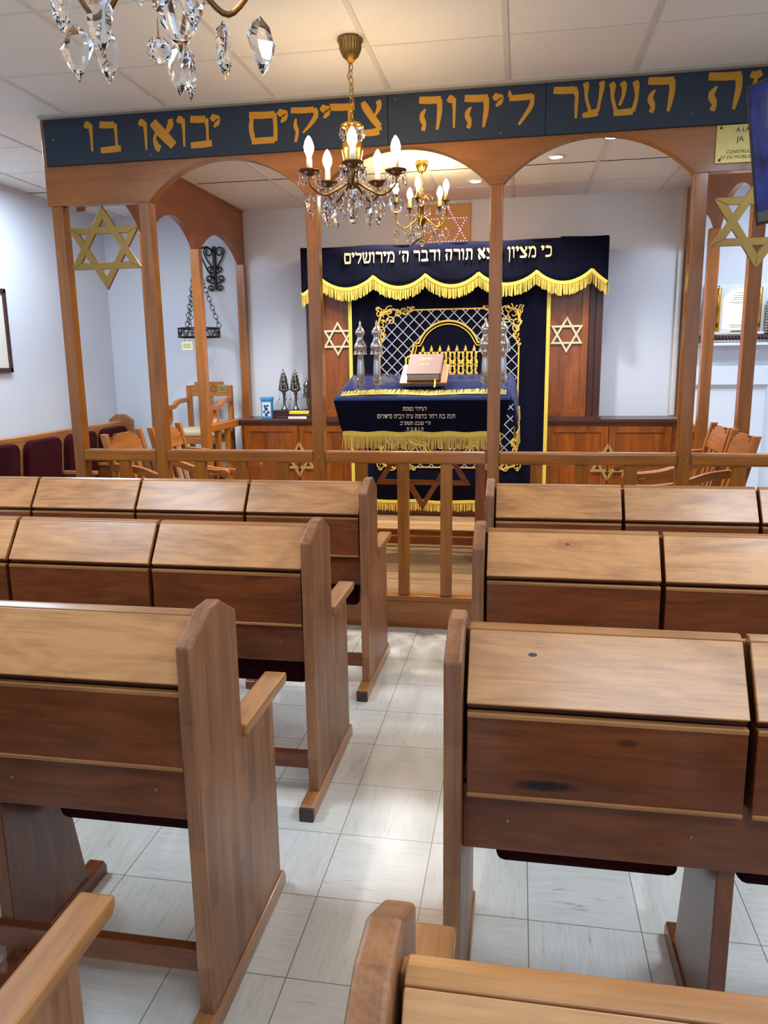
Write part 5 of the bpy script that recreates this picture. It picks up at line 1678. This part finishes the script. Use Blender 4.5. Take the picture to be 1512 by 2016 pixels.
# ------------------------------------------------------------------ chandeliers
def drop(kind, s):
    """one cut crystal hanging from its top point"""
    m = MB()
    if kind == 'leaf':       # flat faceted leaf pendant with scalloped rim
        prof = [(0.0, -0.004), (0.10, -0.07), (0.22, -0.18), (0.30, -0.30), (0.36, -0.40), (0.32, -0.50), (0.27, -0.62), (0.18, -0.74), (0.12, -0.86), (0.0, -1.0)]
        L_ = [m.v((-p[0] * s, 0, p[1] * s)) for p in prof[1:-1]]
        R_ = [m.v((p[0] * s, 0, p[1] * s)) for p in prof[1:-1]]
        T_, B2 = m.v((0, 0, prof[0][1] * s)), m.v((0, 0, -s))
        for sy in (1, -1):
            C = [m.v((-p[0] * 0.55 * s, sy * 0.10 * s, p[1] * s)) for p in prof[2:-2]]
            D = [m.v((p[0] * 0.55 * s, sy * 0.10 * s, p[1] * s)) for p in prof[2:-2]]
            n = len(C)
            for i in range(n - 1):
                m.f([C[i], C[i + 1], D[i + 1], D[i]])
                m.f([L_[i + 1], L_[i + 2], C[i + 1], C[i]])
                m.f([D[i], D[i + 1], R_[i + 2], R_[i + 1]])
            m.f([T_, L_[0], L_[1], C[0]]); m.f([T_, C[0], D[0]]); m.f([T_, D[0], R_[1], R_[0]])
            m.f([B2, C[-1], L_[-2], L_[-1]]); m.f([B2, D[-1], C[-1]]); m.f([B2, R_[-1], R_[-2], D[-1]])
    elif kind == 'tear':
        m.lathe([(0, 0), (0.05 * s, -0.10 * s), (0.13 * s, -0.45 * s), (0.17 * s, -0.70 * s), (0.12 * s, -0.90 * s), (0, -s)], 8)
    elif kind == 'spear':
        m.lathe([(0, 0), (0.09 * s, -0.16 * s), (0.12 * s, -0.4 * s), (0.07 * s, -0.8 * s), (0, -s)], 6)
    elif kind == 'bead':
        m.ball((0, 0, -0.5 * s), 0.5 * s, 10, 6)
    elif kind == 'ball':
        m.ball((0, 0, -0.52 * s), 0.5 * s, 14, 9)
    for fc in m.bm.faces:
        fc.smooth = False
    return m

def make_chandelier(x, y, label, arms, a_front, R_, zpan, sleeve_mat, zball, small, bulbmat, group, all_lit=True, droop=0.055):
    t = thing('chandelier', label, 'chandelier', (x, y, CEIL), 0, group)
    z = lambda q: q - CEIL
    if not small:
        part('canopy', MB().lathe([(0.0, 0), (0.052, 0), (0.055, -0.012), (0.048, -0.02), (0.046, -0.045), (0.034, -0.072), (0.018, -0.085), (0.010, -0.098), (0.0, -0.10)], 144, flute=0.03, fl_n=24), 'aged_gold', t)
        m = MB(); chain(m, (0, 0, -0.10), (0, 0, z(2.56)), 0.034, 0.0022, 0.55)
        part('chain', m, 'chain_brass', t)
        m = MB().tube([(0.0, 0, -0.10), (-0.016, 0.004, -0.15), (0.008, 0, -0.2), (0.011, 0.004, -0.26), (-0.004, 0.0, -0.31), (0, 0, z(2.55))], 0.0025, 6)
        part('cable', m, 'chain_brass', t)
        part('top_dish', MB().lathe([(0.012, z(2.555)), (0.040, z(2.560)), (0.052, z(2.552)), (0.040, z(2.542)), (0.010, z(2.525)), (0.008, z(2.50))], 24, flute=0.03, fl_n=12), 'polished_brass', t)
        part('vase', MB().lathe([(0.010, z(2.508)), (0.026, z(2.498)), (0.044, z(2.478)), (0.047, z(2.452)), (0.040, z(2.415)), (0.026, z(2.375)), (0.016, z(2.36))], 28), 'polished_brass', t)
        part('hub_dish', MB().lathe([(0.016, z(2.362)), (0.056, z(2.385)), (0.060, z(2.381)), (0.045, z(2.358)), (0.020, z(2.335)), (0.028, z(2.318)), (0.020, z(2.298)), (0.006, z(2.285))], 28, flute=0.04, fl_n=14), 'old_brass', t)
        part('centre_finial', MB().lathe([(0.006, z(2.29)), (0.022, z(2.272)), (0.022, z(2.258)), (0.010, z(2.242)), (0.006, z(2.228)), (0.0, z(2.222))], 16), 'old_brass', t)
        hub = 2.315
    else:
        part('canopy', MB().lathe([(0.0, 0), (0.040, 0), (0.046, -0.006), (0.040, -0.03), (0.026, -0.065), (0.010, -0.082), (0.0, -0.085)], 24, flute=0.06, fl_n=6), 'polished_brass', t)
        m = MB(); chain(m, (0, 0, -0.085), (0, 0, z(2.68)), 0.03, 0.0022, 0.55)
        part('chain', m, 'polished_brass', t)
        part('stem', MB().lathe([(0.006, z(2.685)), (0.016, z(2.675)), (0.014, z(2.62)), (0.020, z(2.60)), (0.013, z(2.585)), (0.016, z(2.54)), (0.026, z(2.52)), (0.026, z(2.508)), (0.010, z(2.48)), (0.006, z(2.455)), (0.0, z(2.45))], 18), 'old_brass', t)
        hub = 2.53
    rnd = random.Random(int(abs(x * 100 + y * 10)))
    spots = []
    for k in range(arms):
        a = a_front + 2 * pi * k / arms
        ca_, sa = cos(a), sin(a)
        P = lambda r, zz: (r * ca_, r * sa, z(zz))
        drp = droop if not small else 0.075
        prof = [(0.012, hub + 0.01, 1), (R_ * 0.35, hub - drp * 0.5, 1), (R_ * 0.68, hub - drp, 1), (R_ * 0.98, hub - drp * 0.35, 1), (R_, zpan - 0.004, 1)]
        arm = part('arm', MB().tube([P(q[0], q[1]) for q in crv(prof, 6)], 0.0055, 8), 'old_brass' if not small else 'polished_brass', t)
        cx, cy = R_ * ca_, R_ * sa
        pan = [(0.010, z(zpan) - 0.012), (0.028, z(zpan) - 0.004), (0.045, z(zpan) + 0.010), (0.048, z(zpan) + 0.012), (0.043, z(zpan) + 0.006), (0.010, z(zpan) - 0.002)] if not small else [(0.008, z(zpan) - 0.03), (0.010, z(zpan) - 0.01), (0.022, z(zpan) + 0.002), (0.024, z(zpan) + 0.006), (0.010, z(zpan) + 0.004)]
        part('drip_pan', MB().lathe(pan, 24, (cx, cy, 0), 0.04, 12), 'old_brass', arm)
        hs = 0.055 if not small else 0.05
        part('candle_sleeve', MB().lathe([(0.0125, z(zpan)), (0.0125, z(zpan) + hs), (0.009, z(zpan) + hs + 0.004)], 14, (cx, cy, 0)), sleeve_mat, arm)
        zb = z(zpan) + hs + 0.003
        lit = all_lit or k != 3
        part('bulb', MB().lathe([(0.008, zb), (0.011, zb + 0.012), (0.0205, zb + 0.035), (0.0215, zb + 0.05), (0.0155, zb + 0.072), (0.006, zb + 0.088), (0.0, zb + 0.094)], 16, (cx, cy, 0)), bulbmat if lit else 'amber', arm)
        # crystals round each pan, and one long pendant under it
        n = 6 if not small else 4
        pr_ = 0.045 if not small else 0.023
        for q in range(n):
            b = 2 * pi * q / n + 0.4
            spots.append((cx + pr_ * cos(b), cy + pr_ * sin(b), z(zpan) + 0.006, 'chainbead' if not small else 'tear', b))
        spots.append((cx * 0.99, cy * 0.99, hub - drp - CEIL + (0.01 if not small else 0.0), 'leaf', a + 0.6))
        spots.append((cx * 0.62, cy * 0.62, hub - drp - CEIL - 0.004, 'leaf' if not small else 'spear', a + 1.2))
    nb = 0
    if not small:
        for q in range(7):
            b = 2 * pi * q / 7
            spots.append((0.050 * cos(b), 0.050 * sin(b), z(2.552), 'tear', b))
        for q in range(8):
            b = 2 * pi * q / 8
            spots.append((0.057 * cos(b), 0.057 * sin(b), z(2.382), 'tear', b))
        for q in range(6):
            b = 2 * pi * q / 6 + 0.3
            spots.append((0.085 * cos(b), 0.085 * sin(b), z(2.285), 'tear', b))
    else:
        for q in range(6):
            b = 2 * pi * q / 6
            spots.append((0.055 * cos(b), 0.055 * sin(b), z(2.60), 'tear', b))
            m = MB().tube([(0.01 * cos(b), 0.01 * sin(b), z(2.64)), (0.045 * cos(b), 0.045 * sin(b), z(2.685)), (0.075 * cos(b), 0.075 * sin(b), z(2.66)), (0.07 * cos(b), 0.07 * sin(b), z(2.63))], 0.003, 6)
            part('scroll', m, 'polished_brass', t)
        for q in range(6):
            b = 2 * pi * q / 6 + 0.3
            spots.append((0.045 * cos(b), 0.045 * sin(b), z(2.50), 'leaf', b))
    for (px, py, pz, kd, b) in spots:
        if kd == 'chainbead':
            m = drop('bead', 0.014)
            m2 = drop('tear', 0.038)
            bmesh.ops.translate(m.bm, verts=m.bm.verts[:], vec=(0, 0, 0))
            me_ = bpy.data.meshes.new('tmp')
            bmesh.ops.translate(m2.bm, verts=m2.bm.verts[:], vec=(0, 0, -0.017))
            m2.bm.to_mesh(me_); m.bm.from_mesh(me_); bpy.data.meshes.remove(me_)
        else:
            s_ = {'leaf': 0.108 if not small else 0.085, 'tear': 0.05, 'spear': 0.07}[kd]
            m = drop(kd, s_)
        o = part('crystal_pendant', m, 'crystal', t)
        o.location = (px, py, pz - 0.006)
        o.rotation_euler = (0, 0, b + rnd.uniform(-0.5, 0.5))
    # central string and ball
    o = part('crystal_ball', drop('ball', 0.046), 'crystal', t)
    o.location = (0, 0, z(zball) + 0.023)
    if not small:
        o = part('crystal_bead', drop('bead', 0.018), 'crystal', t)
        o.location = (0, 0, z(2.215))
        m = MB().tube([(0, 0, z(2.225)), (0, 0, z(zball) + 0.022)], 0.0012, 5)
        part('bead_wire', m, 'chain_brass', t)
    else:
        m = MB().tube([(0, 0, z(2.455)), (0, 0, z(zball) + 0.022)], 0.0012, 5)
        part('bead_wire', m, 'chain_brass', t)
        for q in range(3):
            o = part('crystal_bead', drop('bead', 0.014), 'crystal', t)
            o.location = (0, 0, z(2.45) - 0.02 * q)
    return t
af = math.atan2(-3.52, 0.745)
make_chandelier(-0.745, 3.52, 'crystal chandelier with white candles hanging in front of the navy banner', 5, af, 0.197, 2.345, 'candle', 2.166, False, 'bulb', 'crystal chandeliers over the aisle')
make_chandelier(-0.690, 1.50, 'crystal chandelier cut off by the top edge of the photo', 5, math.atan2(-1.5, 0.69) + pi / 10, 0.197, 2.345, 'candle', 2.128, False, 'bulb', 'crystal chandeliers over the aisle', True, 0.115)
make_chandelier(-0.70, 5.63, 'small gilt chandelier with cream candles behind the middle arch', 5, math.atan2(-5.63, 0.70) - radians(8), 0.185, 2.62, 'amber', 2.36, True, 'bulb_far', None, True)
